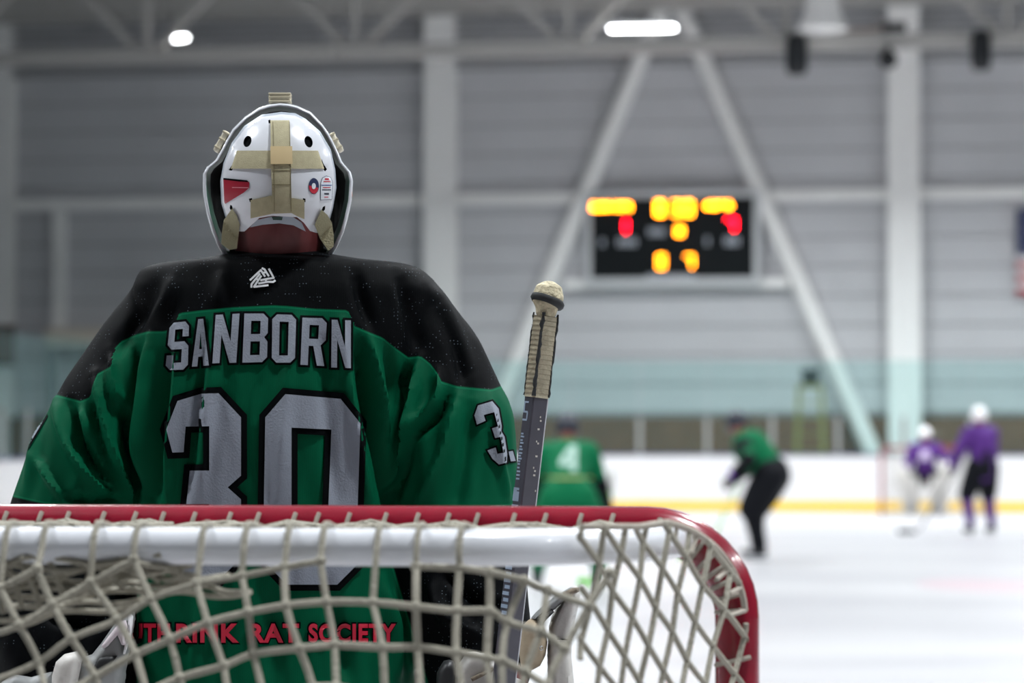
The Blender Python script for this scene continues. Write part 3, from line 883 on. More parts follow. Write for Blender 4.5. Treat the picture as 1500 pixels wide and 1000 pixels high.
def body_geo(J, fw):            # J: joints in world space, fw: facing direction
    rt = fw.cross(Z1).normalized(); gs = []
    sp = J['neck'] - J['pelvis']
    gs.append(limb([J['pelvis'], lerp(J['pelvis'], J['neck'], .35), lerp(J['pelvis'], J['neck'], .7), lerp(J['pelvis'], J['neck'], .92)], [.135, .125, .14, .09], 14))
    gs.append(limb([J['shL'], lerp(J['pelvis'], J['neck'], .8), J['shR']], [.065, .12, .065], 12))
    gs.append(limb([lerp(J['pelvis'], J['neck'], .92), J['neck'], J['head']], [.075, .066, .066], 12))
    hu = (J['head'] - J['neck']).normalized()
    hf = (fw - hu * fw.dot(hu)).normalized(); hr = hf.cross(hu)
    M = Matrix((hr, hf, hu)).transposed()
    gs.append(g_ball(J['head'] + hu * .02, .076, .095, .112, 20, 14, M))
    gs.append(g_ball(J['head'] + hf * .045 - hu * .055, .052, .05, .055, 16, 10, M))
    gs.append(g_ball(J['head'] + hf * .098 - hu * .01, .014, .022, .028, 10, 8, M))
    for s in (-1, 1):
        gs.append(g_ball(J['head'] + hr * s * .076 - hu * .005, .012, .022, .034, 10, 8, M))
        gs.append(g_ball(J['head'] + hr * s * .032 + hf * .082 + hu * .012, .016, .012, .011, 8, 6, M))
    for q in 'LR':
        gs.append(limb([J['sh' + q], lerp(J['sh' + q], J['el' + q], .5), J['el' + q], lerp(J['el' + q], J['wr' + q], .3), J['wr' + q]], [.062, .052, .042, .043, .028], 12))
        gs += hand_geo(J['wr' + q], J['wr' + q] - J['el' + q], (fw if q == 'L' else fw), Z1)
        gs.append(limb([J['hip' + q], lerp(J['hip' + q], J['kn' + q], .5), J['kn' + q], lerp(J['kn' + q], J['an' + q], .35), J['an' + q]], [.10, .085, .062, .06, .042], 12))
        gs.append(limb([J['an' + q], J['an' + q] - Z1 * .05 + fw * .06, J['an' + q] - Z1 * .06 + fw * .15], [.042, .038, .03], 10))
    return gs
def face_parts(B, J, fw, cols):
    hu = (J['head'] - J['neck']).normalized(); hf = (fw - hu * fw.dot(hu)).normalized(); hr = hf.cross(hu)
    M = Matrix((hr, hf, hu)).transposed()
    for s in (-1, 1):
        mk('eye', g_ball(J['head'] + hr * s * .032 + hf * .090 + hu * .012, .011, .008, .008, 10, 8, M), cols['eye'], B)
    mk('mouth', g_ball(J['head'] + hf * .094 - hu * .058, .022, .006, .006, 10, 6, M), cols['lip'], B)
M_skin = mat('skin', (168, 96, 84), 0.55, var=0.08, vscale=14)
FACE = {'eye': mat('eye_white', (225, 225, 222), 0.3), 'lip': mat('lip', (150, 80, 78), 0.5)}
M_boot = mat('skate_boot', (22, 24, 28), 0.4)
M_steel = mat('skate_steel', (190, 194, 200), 0.25, 0.9)
def skate(E, an, fw, name='skate'):
    fw = Vector((fw.x, fw.y, 0)).normalized(); rt = fw.cross(Z1); g = an.copy(); g.z = 0
    co, fc, _ = blob([limb([an + Z1 * .05, an - Z1 * .02, g + Z1 * .085 - fw * .03], [.055, .055, .048], 10), limb([g + Z1 * .09 - fw * .03, g + Z1 * .085 + fw * .08, g + Z1 * .08 + fw * .17], [.048, .045, .038], 10)], .014, 3)
    b = mk(name, geo_of(co, fc), M_boot, E)
    mk('blade_holder', cat_geo(*[g_cbox(g + Z1 * .045 + fw * q, fw * .07, rt * .022, Z1 * .05, .005) for q in (-.02, .13)]), mat('skate_holder', (225, 225, 228), 0.4), b)
    mk('blade', g_cbox(g + Z1 * .012 + fw * .055, fw * .29, rt * .004, Z1 * .024), M_steel, b, smooth=False)
def glove(E, w, d, side, m, k=1.0, name='glove'):
    d = d.normalized()
    gs = hand_geo(w, d, side, Z1, 1.0)
    gs = [limb([w - d * .09, w - d * .02], [.058, .055], 12), limb([w, w + d * .06], [.055, .055], 12)]
    s = (side - d * side.dot(d)).normalized(); n = d.cross(s)
    for q, L in zip((-1.5, -.5, .5, 1.5), (.075, .09, .092, .08)):
        b = w + d * .075 + s * q * .026; m1 = b + (d * .75 + n * .5) * L * .5; m2 = m1 + (d * .3 + n * .9) * L * .5
        gs.append(limb([b, m1, m2], [.017, .016, .014], 8))
    gs.append(limb([w + d * .02 + s * .045, w + d * .06 + s * .07, w + d * .10 + s * .06 + n * .03], [.02, .018, .015], 8))
    co, fc, _ = blob(gs, .010, 2)
    return mk(name, geo_of(co, fc), m, E)
def helmet(E, J, fw, m, cage=True):
    hu = (J['head'] - J['neck']).normalized(); hf = (fw - hu * fw.dot(hu)).normalized(); hr = hf.cross(hu)
    C = J['head'] + hu * .025; nu, nv = 24, 10; vs, fs = [], []
    for j in range(nv + 1):
        for i in range(nu):
            a = 2 * PI * i / nu
            lo = 2.12 - 0.55 * max(0, math.sin(a)) ** 1.2
            b = lo * j / nv
            for_ = 1.0 + 0.03 * math.cos(4 * a)
            p = hr * .108 * for_ * math.sin(b) * math.cos(a) + hf * .130 * for_ * math.sin(b) * math.sin(a) + hu * .135 * math.cos(b)
            vs.append(C + p)
    for j in range(nv):
        for i in range(nu): fs.append((j * nu + i, j * nu + (i + 1) % nu, (j + 1) * nu + (i + 1) % nu, (j + 1) * nu + i))
    n = len(vs); ins = [C + (v - C) * .92 for v in vs]
    fs2 = [tuple(i + n for i in f[::-1]) for f in fs]
    rim = [(nv * nu + i, nv * nu + (i + 1) % nu, n + nv * nu + (i + 1) % nu, n + nv * nu + i) for i in range(nu)]
    h = mk('helmet', (vs + ins, fs + fs2 + rim), m, E)
    if cage:
        gs = []
        for k in range(-4, 5):
            a = k * .24
            gs.append(g_tube([C + hf * .13 * math.cos(a) + hr * .115 * math.sin(a) + hu * q for q in (.03, -.02, -.07, -.12)], .0025, 5))
        for q in (.02, -.025, -.07, -.12):
            gs.append(g_tube([C + hf * .135 * math.cos(a) + hr * .118 * math.sin(a) + hu * q for a in np.linspace(-1.1, 1.1, 9)], .0025, 5))
        mk('cage', cat_geo(*gs), mat('cage_wire', (120, 124, 128), 0.35, 0.7), h)
    return h
def hockey_stick(name, top, heel, toe, m, label, mt=None, group=None):
    top, heel, toe = Vector(top), Vector(heel), Vector(toe)
    e = empty(name, heel, label, 'stick', group)
    mk('shaft', g_tube([top, lerp(top, heel, .5), heel + (top - heel).normalized() * .06], .017, 4), m, e, smooth=False)
    d = (toe - heel).normalized(); up = (top - heel).normalized(); n = d.cross(up).normalized()
    rings = []
    for t in np.linspace(0, 1, 9):
        c = lerp(heel, toe, t) + n * .025 * t * t + Z1 * .035; h = .075 * (1 - .25 * (1 - t)) * (1 if t < .95 else .8)
        rings.append([c - n * .006 - Z1 * h * .45, c + n * .006 - Z1 * h * .45, c + n * .006 + Z1 * h * .55, c - n * .006 + Z1 * h * .55])
    mk('blade', g_loft(rings), mt or m, e, smooth=False)
    mk('grip_tape', g_tube([top, lerp(top, heel, .16)], .019, 8), mat('white_tape', (210, 208, 200), 0.8), e)
    return e
def pose(place, phi, hz, lean, st, fwd, handL, handR, headup=0.6, k=1.0):
    R = Matrix.Rotation(phi, 3, 'Z'); P = Vector(place)
    T = lambda x, y, z: P + R @ Vector((x * k, y * k, z * k))
    fw = R @ Vector((0, 1, 0)); J = {}
    py = -math.sin(lean) * .24
    J['pelvis'] = T(0, py, hz)
    nx = lambda d: (py + math.sin(lean) * d, hz + math.cos(lean) * d)
    y, z = nx(.54); J['neck'] = T(0, y, z)
    l2 = lean * (1 - headup); J['head'] = T(0, y + math.sin(l2) * .17, z + math.cos(l2) * .17)
    y, z = nx(.47)
    for q, s in (('L', -1), ('R', 1)):
        J['sh' + q] = T(s * .19, y, z)
        J['hip' + q] = T(s * .10, py, hz - .03)
        fy = fwd if q == 'R' else -fwd
        J['an' + q] = T(s * st, fy, .14)
        J['kn' + q] = ik(J['hip' + q], J['an' + q], .45 * k, .45 * k, fw + R @ Vector((s * .3, 0, 0)))
        h = handL if q == 'L' else handR
        J['wr' + q] = T(*h)
        J['el' + q] = ik(J['sh' + q], J['wr' + q], .31 * k, .27 * k, R @ Vector((s * .8, -.7, -.4)))
    return J, fw, R
def skater(label, J, fw, mj, ms, mp, mk_, mh, mg, vox=.017, group=None, arms_all=False, bk=1.0, jb=.04):
    E = empty('person', (J['pelvis'].x, J['pelvis'].y, 0), label, 'person', group)
    co, fc, _ = blob(body_geo(J, fw), vox, 2)
    B = mk('body', geo_of(co, fc), M_skin, E); face_parts(B, J, fw, FACE)
    L = lerp
    gs = [limb([L(J['pelvis'], J['neck'], jb), L(J['pelvis'], J['neck'], .3), L(J['pelvis'], J['neck'], .7), L(J['pelvis'], J['neck'], 1.0)], [.19, .19 * bk ** .5, .205 * bk ** .5, .10], 16),
          limb([J['shL'], L(J['pelvis'], J['neck'], .84), J['shR']], [.115, .15, .115], 14)]
    for q in 'LR': gs.append(limb([J['sh' + q], L(J['sh' + q], J['el' + q], .55), J['el' + q]], [.115, .10, .088], 12))
    co, fc, ed = blob(gs, vox, 5)
    Jy = mk('jersey', geo_of(co, fc), mj, E)
    for q in 'LR':
        a = L(J['sh' + q], J['el' + q], .25 if arms_all else .8)
        co, fc, _ = blob([limb([a, J['el' + q], J['wr' + q]], [.118 if arms_all else .094, .094, .07], 12)], vox, 3)
        mk('sleeve', geo_of(co, fc), ms, E)
    gs = [limb([J['hipL'], J['pelvis'], J['hipR']], [.165 * bk, .18 * bk, .165 * bk], 14)]
    for q in 'LR': gs.append(limb([J['hip' + q], L(J['hip' + q], J['kn' + q], .5), L(J['hip' + q], J['kn' + q], .95)], [.165 * bk, .155 * bk, .135 * bk], 14))
    co, fc, _ = blob(gs, vox, 4); mk('pants', geo_of(co, fc), mp, E)
    for q in 'LR':
        co, fc, _ = blob([limb([L(J['hip' + q], J['kn' + q], .9), J['kn' + q], L(J['kn' + q], J['an' + q], .4), L(J['kn' + q], J['an' + q], .95)], [.095 * bk, .095 * bk, .09 * bk, .065 * bk], 12)], vox, 3)
        mk('sock', geo_of(co, fc), mk_, E)
        skate(E, J['an' + q], fw)
        glove(E, J['wr' + q], J['wr' + q] - J['el' + q], fw, mg[q])
    helmet(E, J, fw, mh)
    return E, Jy
def surf_of(ob):                # camera ray onto an object's surface
    me = ob.data; og = ORG[ob.parent.name] if ob.parent else ob.location
    bv = BVHTree.FromPolygons([v.co + og for v in me.vertices], [tuple(p.vertices) for p in me.polygons])
    def f(px, py):
        d = ray(px, py).normalized(); h = bv.ray_cast(CAM0, d)
        if h[0] is not None: return h[0]
        D = (sum((Vector(c) for c in ob.bound_box), Vector()) / 8 + og).y
        return bv.find_nearest(at(px, py, D))[0]
    return f
GL = {}
c_, cy_ = .2, .1
GL['O'] = ([(c_, 0), (1 - c_, 0), (1, cy_), (1, 1 - cy_), (1 - c_, 1), (c_, 1), (0, 1 - cy_), (0, cy_)], [[(.31, .15), (.69, .15), (.69, .85), (.31, .85)]])
GL['N'] = ([(0, 0), (.3, 0), (.7, .56), (.7, 0), (1, 0), (1, 1), (.72, 1), (.3, .42), (.3, 1), (0, 1)], [])
GL['A'] = ([(.33, 0), (.67, 0), (1, 1), (.68, 1), (.63, .8), (.37, .8), (.32, 1), (0, 1)], [[(.5, .28), (.58, .64), (.42, .64)]])
GL['B'] = ([(0, 0), (.8, 0), (1, .1), (1, .40), (.86, .49), (1, .58), (1, .9), (.8, 1), (0, 1)], [[(.3, .15), (.69, .15), (.69, .42), (.3, .42)], [(.3, .57), (.69, .57), (.69, .85), (.3, .85)]])
GL['R'] = ([(0, 0), (.8, 0), (1, .1), (1, .46), (.80, .57), (1, 1), (.69, 1), (.50, .59), (.31, .59), (.31, 1), (0, 1)], [[(.31, .15), (.69, .15), (.69, .44), (.31, .44)]])
GL['S'] = ([(c_, 0), (1 - c_, 0), (1, cy_), (1, .31), (.69, .31), (.69, .15), (.31, .15), (.31, .41), (1 - c_, .41), (1, .51), (1, .9), (1 - c_, 1), (c_, 1), (0, .9), (0, .69), (.31, .69), (.31, .85), (.69, .85), (.69, .57), (c_, .57), (0, .47), (0, cy_)], [])
GL['4'] = ([(.62, 0), (1, 0), (1, 1), (.66, 1), (.66, .78), (0, .78), (0, .6)], [[(.66, .28), (.66, .6), (.34, .6)]])
def quad_map(q):                # unit square -> pixel quad (tl, tr, br, bl)
    tl, tr, br, bl = [np.array(p, float) for p in q]
    return lambda p: tuple((tl * (1 - p[0]) + tr * p[0]) * (1 - p[1]) + (bl * (1 - p[0]) + br * p[0]) * p[1])
def glyph(ch, q):
    f = quad_map(q); o, h = GL[ch]
    return [f(p) for p in o], [[f(p) for p in x] for x in h]

# ------------------------------------------------------------------ the goaltender
GT = empty('person', at(408, 500, 5.42).xy.to_3d(), 'goaltender in green and black jersey number 30, seen from behind in white mask', 'person')
G = lambda px, py, Y: at(px, py, Y)
J = {'pelvis': G(395, 1010, 5.44), 'neck': G(408, 392, 5.40), 'head': G(408, 290, 5.375),
     'shL': G(268, 480, 5.42), 'shR': G(560, 480, 5.42), 'elL': G(108, 770, 5.40), 'elR': G(668, 770, 5.40),
     'wrL': G(132, 975, 5.27), 'wrR': G(735, 965, 5.28)}
J['pelvis'].z = 1.0
for q, s in (('L', -1), ('R', 1)):
    J['hip' + q] = J['pelvis'] + Vector((s * .11, 0, -.05)); J['an' + q] = Vector((J['pelvis'].x + s * .24, 5.46, .14))
    J['kn' + q] = ik(J['hip' + q], J['an' + q], .43, .42, Y1)
FWG = Y1.copy()
co, fc, _ = blob(body_geo(J, FWG) + [limb([G(408, 400, 5.395), G(408, 330, 5.36)], [.082, .076], 16)], .011, 2)
BODY = mk('body', geo_of(co, fc), mat('goalie_neck_skin', (98, 42, 43), 0.5, var=0.1, vscale=18), GT)
face_parts(BODY, J, FWG, FACE)
# jersey
def ring(py, xl, xr, Yc, hd, n=40, ex=2.6):
    a, b = at(xl, py, Yc), at(xr, py, Yc); c = (a + b) / 2; hw = (b - a).length / 2; out = []
    for k in range(n):
        t = 2 * PI * k / n; cs, sn_ = math.cos(t), math.sin(t)
        out.append(c + Vector((hw * math.copysign(abs(cs) ** (2 / ex), cs), hd * math.copysign(abs(sn_) ** (2 / ex), sn_), 0)))
    return out
torso = g_loft([ring(*r) for r in ((366, 352, 466, 5.40, .072), (374, 328, 492, 5.40, .09), (381, 290, 535, 5.40, .115), (387, 232, 596, 5.41, .14), (395, 206, 622, 5.42, .155),
    (425, 194, 640, 5.42, .172), (480, 205, 628, 5.42, .19), (560, 212, 605, 5.42, .20), (640, 206, 596, 5.42, .205), (740, 200, 592, 5.42, .20), (860, 195, 598, 5.42, .20), (1000, 190, 612, 5.42, .20), (1130, 180, 606, 5.42, .205))])
def plimb(L): return limb([at(x, y, Y) for x, y, Y, r in L], [r for *_, r in L], 20)
armL = plimb([(250, 455, 5.42, .081), (228, 512, 5.42, .102), (178, 600, 5.41, .112), (132, 690, 5.405, .113), (110, 760, 5.40, .116), (100, 820, 5.385, .120), (80, 890, 5.36, .128), (90, 965, 5.33, .122)])
armR = plimb([(585, 462, 5.42, .087), (628, 530, 5.42, .098), (651, 625, 5.41, .124), (664, 740, 5.40, .118), (668, 820, 5.385, .120), (680, 900, 5.36, .115), (698, 965, 5.32, .100)])
co, fc, ed = blob([torso, armL, armR], .0065, 9, .5)
def project(co):
    c, s = math.cos(PITCH), math.sin(PITCH)
    dz = co[:, 2] - CAMZ; dep = co[:, 1] * c + dz * s; up = -co[:, 1] * s + dz * c
    return 750 + F * co[:, 0] / dep, 500 - F * up / dep
px, py = project(co)
def vnormals(co, fc):
    f = np.array([q if len(q) == 4 else q + (q[-1],) for q in fc]); n = np.cross(co[f[:, 2]] - co[f[:, 0]], co[f[:, 3]] - co[f[:, 1]])
    N = np.zeros_like(co)
    for k in range(4): np.add.at(N, f[:, k], n)
    N = N / (np.linalg.norm(N, axis=1)[:, None] + 1e-12)
    return N
N = vnormals(co, fc)
if np.mean((co - co.mean(0)) * N) < 0: N = -N
# cloth folds: (polyline in picture pixels, width px, height mm)
folds = [
    ([(141, 548), (155, 626), (174, 688), (192, 745)], 9, 13), ([(178, 600), (196, 650), (212, 725)], 10, -19), ([(164, 511), (169, 564), (180, 590)], 8, 9),
    ([(196, 500), (206, 560), (200, 640)], 8, -8), ([(222, 492), (222, 580), (214, 690), (214, 745)], 8, 13), ([(243, 500), (238, 600), (228, 745)], 8, -9),
    ([(102, 592), (115, 638), (124, 663), (165, 716)], 8, -14), ([(135, 585), (142, 612), (150, 650), (158, 690)], 7, -7), ([(82, 586), (100, 650), (140, 706), (170, 722)], 9, 9),
    ([(56, 672), (76, 705), (98, 738)], 7, 8), ([(60, 610), (52, 660), (40, 720)], 9, 5), ([(93, 727), (135, 735), (178, 730)], 7, -9), ([(120, 600), (128, 625), (122, 645)], 8, 8),
    ([(262, 470), (262, 560), (252, 660), (246, 745)], 7, 7), ([(300, 480), (290, 580), (276, 690), (270, 745)], 8, -6), ([(318, 470), (306, 580), (294, 745)], 10, 5),
    ([(440, 470), (418, 580), (404, 745)], 12, 5), ([(470, 480), (478, 600), (492, 745)], 12, -5), ([(500, 470), (512, 580), (530, 690), (540, 745)], 9, 7),
    ([(524, 500), (536, 580), (554, 650), (572, 745)], 9, -15), ([(540, 492), (552, 560), (566, 640)], 7, 8), ([(613, 522), (606, 602), (590, 670), (578, 725)], 9, 13),
    ([(566, 505), (576, 560), (572, 600)], 8, -7), ([(602, 636), (588, 692), (572, 745)], 8, -14), ([(641, 545), (638, 588), (600, 634)], 7, 10), ([(660, 572), (642, 610), (604, 640)], 7, -11),
    ([(668, 580), (652, 640), (636, 690), (616, 735)], 9, 8), ([(690, 580), (684, 660), (668, 745)], 12, -6), ([(596, 540), (592, 580), (586, 630)], 7, -8), ([(716, 580), (726, 650), (744, 735)], 7, 5),
    ([(630, 415), (660, 480), (690, 550)], 14, 5), ([(585, 400), (600, 450), (610, 510)], 12, -6), ([(640, 450), (668, 510), (680, 560)], 10, -6), ([(225, 420), (200, 470), (160, 530)], 12, -6), ([(255, 405), (245, 440), (225, 475)], 12, 5),
    ([(330, 395), (322, 430), (318, 450)], 14, 4), ([(520, 400), (530, 440), (545, 480)], 10, -5), ([(300, 860), (290, 930), (285, 1000)], 12, 6), ([(480, 860), (500, 940), (510, 1000)], 14, -7), ([(560, 850), (575, 930), (580, 1000)], 10, 8), ([(400, 870), (396, 1000)], 18, -5),
    ([(630, 850), (650, 900), (700, 930)], 10, 9), ([(650, 840), (700, 880), (740, 890)], 9, -9), ([(60, 860), (110, 880), (160, 880)], 10, 9), ([(70, 900), (120, 915), (160, 905)], 9, -9)]
disp = np.zeros(len(co)); facing = np.clip(-N[:, 1] * 1.5 + 0.3, 0, 1)
for pl, wd, mm in folds:
    P2 = np.array([q for q in smooth_line(pl, 5)]); best = np.full(len(co), 1e9); tt = np.zeros(len(co)); m_ = len(P2) - 1
    for k in range(m_):
        a, b = P2[k], P2[k + 1]; d = b - a; L2 = d @ d
        t = np.clip(((px - a[0]) * d[0] + (py - a[1]) * d[1]) / L2, 0, 1)
        dist = np.hypot(px - a[0] - t * d[0], py - a[1] - t * d[1]); u_ = dist < best
        best[u_] = dist[u_]; tt[u_] = (k + t[u_]) / m_
    taper = np.sin(np.clip(tt, 0.02, 0.98) * PI) ** 0.5
    disp += 2.7 * mm / 1000 * taper * np.exp(-(best / (wd * .88)) ** 2) * facing
lowpy = np.clip((py - np.interp(px, [0, 140, 250, 510, 640, 760], [590, 560, 490, 490, 560, 590])) / 60, 0, 1)
disp += facing * lowpy * (.0016 * np.sin(px / 7.5 + 2.2 * np.sin(py / 61 + px / 140)) + .0012 * np.sin(px / 4.6 + py / 37 + 1.5 * np.sin(py / 29)) * np.sin(px / 31 + py / 53))
co = co + N * disp[:, None]
px, py = project(co)
yk = [(-200, 577), (68, 576), (84, 578), (118, 587), (133, 581), (136, 561), (143, 547), (163, 536), (164.5, 514), (177, 500), (198, 490), (217, 485), (240, 485), (256, 480), (258, 464), (264, 458), (298, 454), (340, 450), (400, 447), (420, 448), (460, 452), (508, 454), (515, 460), (516.5, 476), (540, 486), (560, 494), (580, 510), (598, 523), (616, 521), (630, 532), (642, 548), (646, 558), (668, 565), (696, 568), (720, 570), (734, 565), (900, 565)]
b1 = np.interp(px, [p[0] for p in yk], [p[1] for p in yk])
yoke = b1 - py
cuff = np.where(px < 205, np.minimum(py - (728 + 0.22 * (px - 20)), (200 + np.minimum(0, 0) - px) * 1.0), np.where(px > 560, np.minimum(py - (744 - 0.12 * (px - 720)), (px - (578 + (py - 835) * 0.30)) * 1.0), -50))
cuff = np.where(py > 700, cuff, -50)
mask = np.maximum(yoke, cuff)
def jersey_material():
    m = bpy.data.materials.new('jersey_cloth'); m.use_nodes = True; nt = m.node_tree; b = nt.nodes['Principled BSDF']
    at_ = nt.nodes.new('ShaderNodeAttribute'); at_.attribute_name = 'dark_panel'
    gt = nt.nodes.new('ShaderNodeMapRange'); gt.inputs[1].default_value = -0.8; gt.inputs[2].default_value = 0.8
    nt.links.new(at_.outputs['Fac'], gt.inputs[0])
    mx = nt.nodes.new('ShaderNodeMix'); mx.data_type = 'RGBA'
    mx.inputs[6].default_value = (*lin((0, 80, 53)), 1); mx.inputs[7].default_value = (*lin((3, 5, 7)), 1)
    nt.links.new(gt.outputs[0], mx.inputs[0])
    # seam piping, a little brighter green along the edge of the yoke
    ab = nt.nodes.new('ShaderNodeMath'); ab.operation = 'COMPARE'; ab.inputs[1].default_value = -2.2; ab.inputs[2].default_value = 1.1
    nt.links.new(at_.outputs['Fac'], ab.inputs[0])
    mx2 = nt.nodes.new('ShaderNodeMix'); mx2.data_type = 'RGBA'; mx2.inputs[7].default_value = (*lin((4, 98, 66)), 1)
    nt.links.new(ab.outputs[0], mx2.inputs[0]); nt.links.new(mx.outputs[2], mx2.inputs[6])
    # perforated mesh cloth: pale pinholes on the dark panels
    tc = nt.nodes.new('ShaderNodeTexCoord'); vo = nt.nodes.new('ShaderNodeTexVoronoi'); vo.inputs['Scale'].default_value = 170; vo.inputs['Randomness'].default_value = 0.35
    nt.links.new(tc.outputs['Object'], vo.inputs['Vector'])
    no = nt.nodes.new('ShaderNodeTexNoise'); no.inputs['Scale'].default_value = 40; nt.links.new(tc.outputs['Object'], no.inputs['Vector'])
    l1 = nt.nodes.new('ShaderNodeMath'); l1.operation = 'LESS_THAN'; l1.inputs[1].default_value = 0.17; nt.links.new(vo.outputs['Distance'], l1.inputs[0])
    l2 = nt.nodes.new('ShaderNodeMath'); l2.operation = 'GREATER_THAN'; l2.inputs[1].default_value = 0.53; nt.links.new(no.outputs['Fac'], l2.inputs[0])
    l3 = nt.nodes.new('ShaderNodeMath'); l3.operation = 'MULTIPLY'; nt.links.new(l1.outputs[0], l3.inputs[0]); nt.links.new(l2.outputs[0], l3.inputs[1])
    l4 = nt.nodes.new('ShaderNodeMath'); l4.operation = 'MULTIPLY'; nt.links.new(l3.outputs[0], l4.inputs[0]); nt.links.new(gt.outputs[0], l4.inputs[1])
    mx3 = nt.nodes.new('ShaderNodeMix'); mx3.data_type = 'RGBA'; mx3.inputs[7].default_value = (*lin((78, 86, 94)), 1)
    nt.links.new(l4.outputs[0], mx3.inputs[0]); nt.links.new(mx2.outputs[2], mx3.inputs[6]); nt.links.new(mx3.outputs[2], b.inputs['Base Color'])
    b.inputs['Roughness'].default_value = 0.6; b.inputs['Specular IOR Level'].default_value = 0.06; b.inputs['Sheen Weight'].default_value = 0.0
    wv = nt.nodes.new('ShaderNodeTexWave'); wv.inputs['Scale'].default_value = 180; wv.inputs['Distortion'].default_value = 1.0; nt.links.new(tc.outputs['Object'], wv.inputs['Vector'])
    bp = nt.nodes.new('ShaderNodeBump'); bp.inputs['Strength'].default_value = 0.12; bp.inputs['Distance'].default_value = 0.002
    nt.links.new(wv.outputs['Fac'], bp.inputs['Height']); nt.links.new(bp.outputs[0], b.inputs['Normal'])
    return m
JE = mk('jersey', geo_of(co, fc), jersey_material(), GT)
a_ = JE.data.attributes.new('dark_panel', 'FLOAT', 'POINT'); a_.data.foreach_set('value', mask.astype(np.float32))
JE['label'] = 'green jersey with black shoulder yoke, name and number 30'
JS = surf_of(JE)
M_num = mat('silver_twill', (134, 140, 151), 0.7, spec=0.15, bump=0.2, bscale=300)
M_out = mat('black_twill', (4, 6, 8), 0.8, spec=0.06)
col_ = [(340, 371), (372, 366), (408, 364), (446, 366), (478, 371)]
mk('collar', g_tube([at(408 + 68 * math.cos(a), 371 - 3 * math.sin(a), 5.40 + .078 * math.sin(a)) for a in [2 * PI * k / 40 for k in range(40)]], .010, 8, closed=True), mat('black_rib_knit', (14, 18, 23), 0.8), JE)
three = [(260, 587), (294.5, 576.5), (320, 575.6), (353, 611), (353, 696.5), (333.5, 713.6), (353, 731), (353, 816), (320, 851), (290, 851), (258, 838), (243.5, 798), (252, 765), (269, 765), (272, 803), (306, 803), (306, 738), (273, 738), (278, 689), (306.5, 689), (306.5, 624), (272, 624.5), (269, 662), (252.5, 662.6), (243.5, 629)]
zero = [(388.6, 611), (418, 577), (499, 584), (528, 620), (524, 740), (522, 828), (494, 856), (420, 856), (391, 826), (386.5, 740)]
zh = [(427, 626), (485.5, 629), (481, 740), (479, 806), (429, 806), (427, 740)]
def applique(name, o, hs, w, off, step, sub=None):
    b = patch('outline', offset(o, w), [offset(h, -w) for h in hs], JS, M_out, JE, off, .0015, step)
    n = patch(name, o, hs, JS, M_num, JE, off + .0026, .001, step)
    return n
applique('number_three', three, [], 9, .0055, 4.5)
applique('number_zero', zero, [zh], 9, .0055, 4.5)
for ch, q in (('S', ((249, 473), (277, 470), (275, 541), (242, 542))), ('A', ((283, 468), (305, 466), (306, 535), (281, 537))), ('N', ((316, 461), (351, 459), (346, 531), (311, 532))), ('B', ((358, 459), (393, 459), (391, 530), (355, 531))),
              ('O', ((399, 460), (434, 461), (432, 531), (398, 531))), ('R', ((443, 465), (479, 466), (475, 536), (440, 534))), ('N', ((486, 468), (514, 469), (514, 539), (485, 538)))):
    o, hs = glyph(ch, q)
    applique('letter', o, hs, 3.4, .0035, 3.5)
cv = lambda L: [(670 + x / 7.14, 560 + y / 7.14) for x, y in L]
applique('sleeve_number', cv([(178, 345), (215, 240), (365, 195), (432, 275), (465, 460), (460, 510), (495, 570), (522, 745), (518, 835), (435, 858), (365, 795), (315, 710), (400, 680), (418, 745), (482, 735), (452, 570), (395, 580), (362, 480), (425, 460), (385, 310), (275, 340), (295, 400), (205, 440)]), [], 2.6, .004, 1.8)
applique('sleeve_number', cv([(535, 722), (580, 715), (610, 820), (560, 825)]), [], 2.2, .004, 1.8)
applique('sleeve_number', [(65, 593), (67, 609), (54, 632), (32, 668), (28, 668), (40, 645), (56, 612)], [], 2.5, .004, 1.8)
# emblem under the collar
ev = lambda x, y: (350 + x / 20, 380 + y / 20)
gs = []
for pl in ([(330, 600), (640, 310), (760, 490)], [(680, 255), (750, 290), (870, 480)], [(690, 390), (800, 370)], [(880, 275), (1020, 540), (860, 560), (640, 605)], [(580, 700), (860, 650), (1000, 655), (1060, 615)], [(780, 570), (800, 650)], [(610, 420), (370, 720), (365, 810)], [(650, 480), (440, 800), (850, 750)], [(490, 550), (570, 600)]):
    for k in range(len(pl) - 1):
        a, b = np.array(ev(*pl[k])), np.array(ev(*pl[k + 1])); d = (b - a) / np.linalg.norm(b - a); n_ = np.array([-d[1], d[0]]) * 1.45; a = a - d * .7; b = b + d * .7
        pts = [JS(*p) for p in (a + n_, b + n_, b - n_, a - n_)]
        tp = [p + (CAM0 - p).normalized() * .004 for p in pts]; bt = [p + (CAM0 - p).normalized() * .001 for p in pts]
        gs.append((tp + bt, [(0, 1, 2, 3), (7, 6, 5, 4), (0, 4, 5, 1), (1, 5, 6, 2), (2, 6, 7, 3), (3, 7, 4, 0)]))
mk('emblem', cat_geo(*gs), mat('white_print', (246, 248, 250), 0.5), JE, smooth=False)
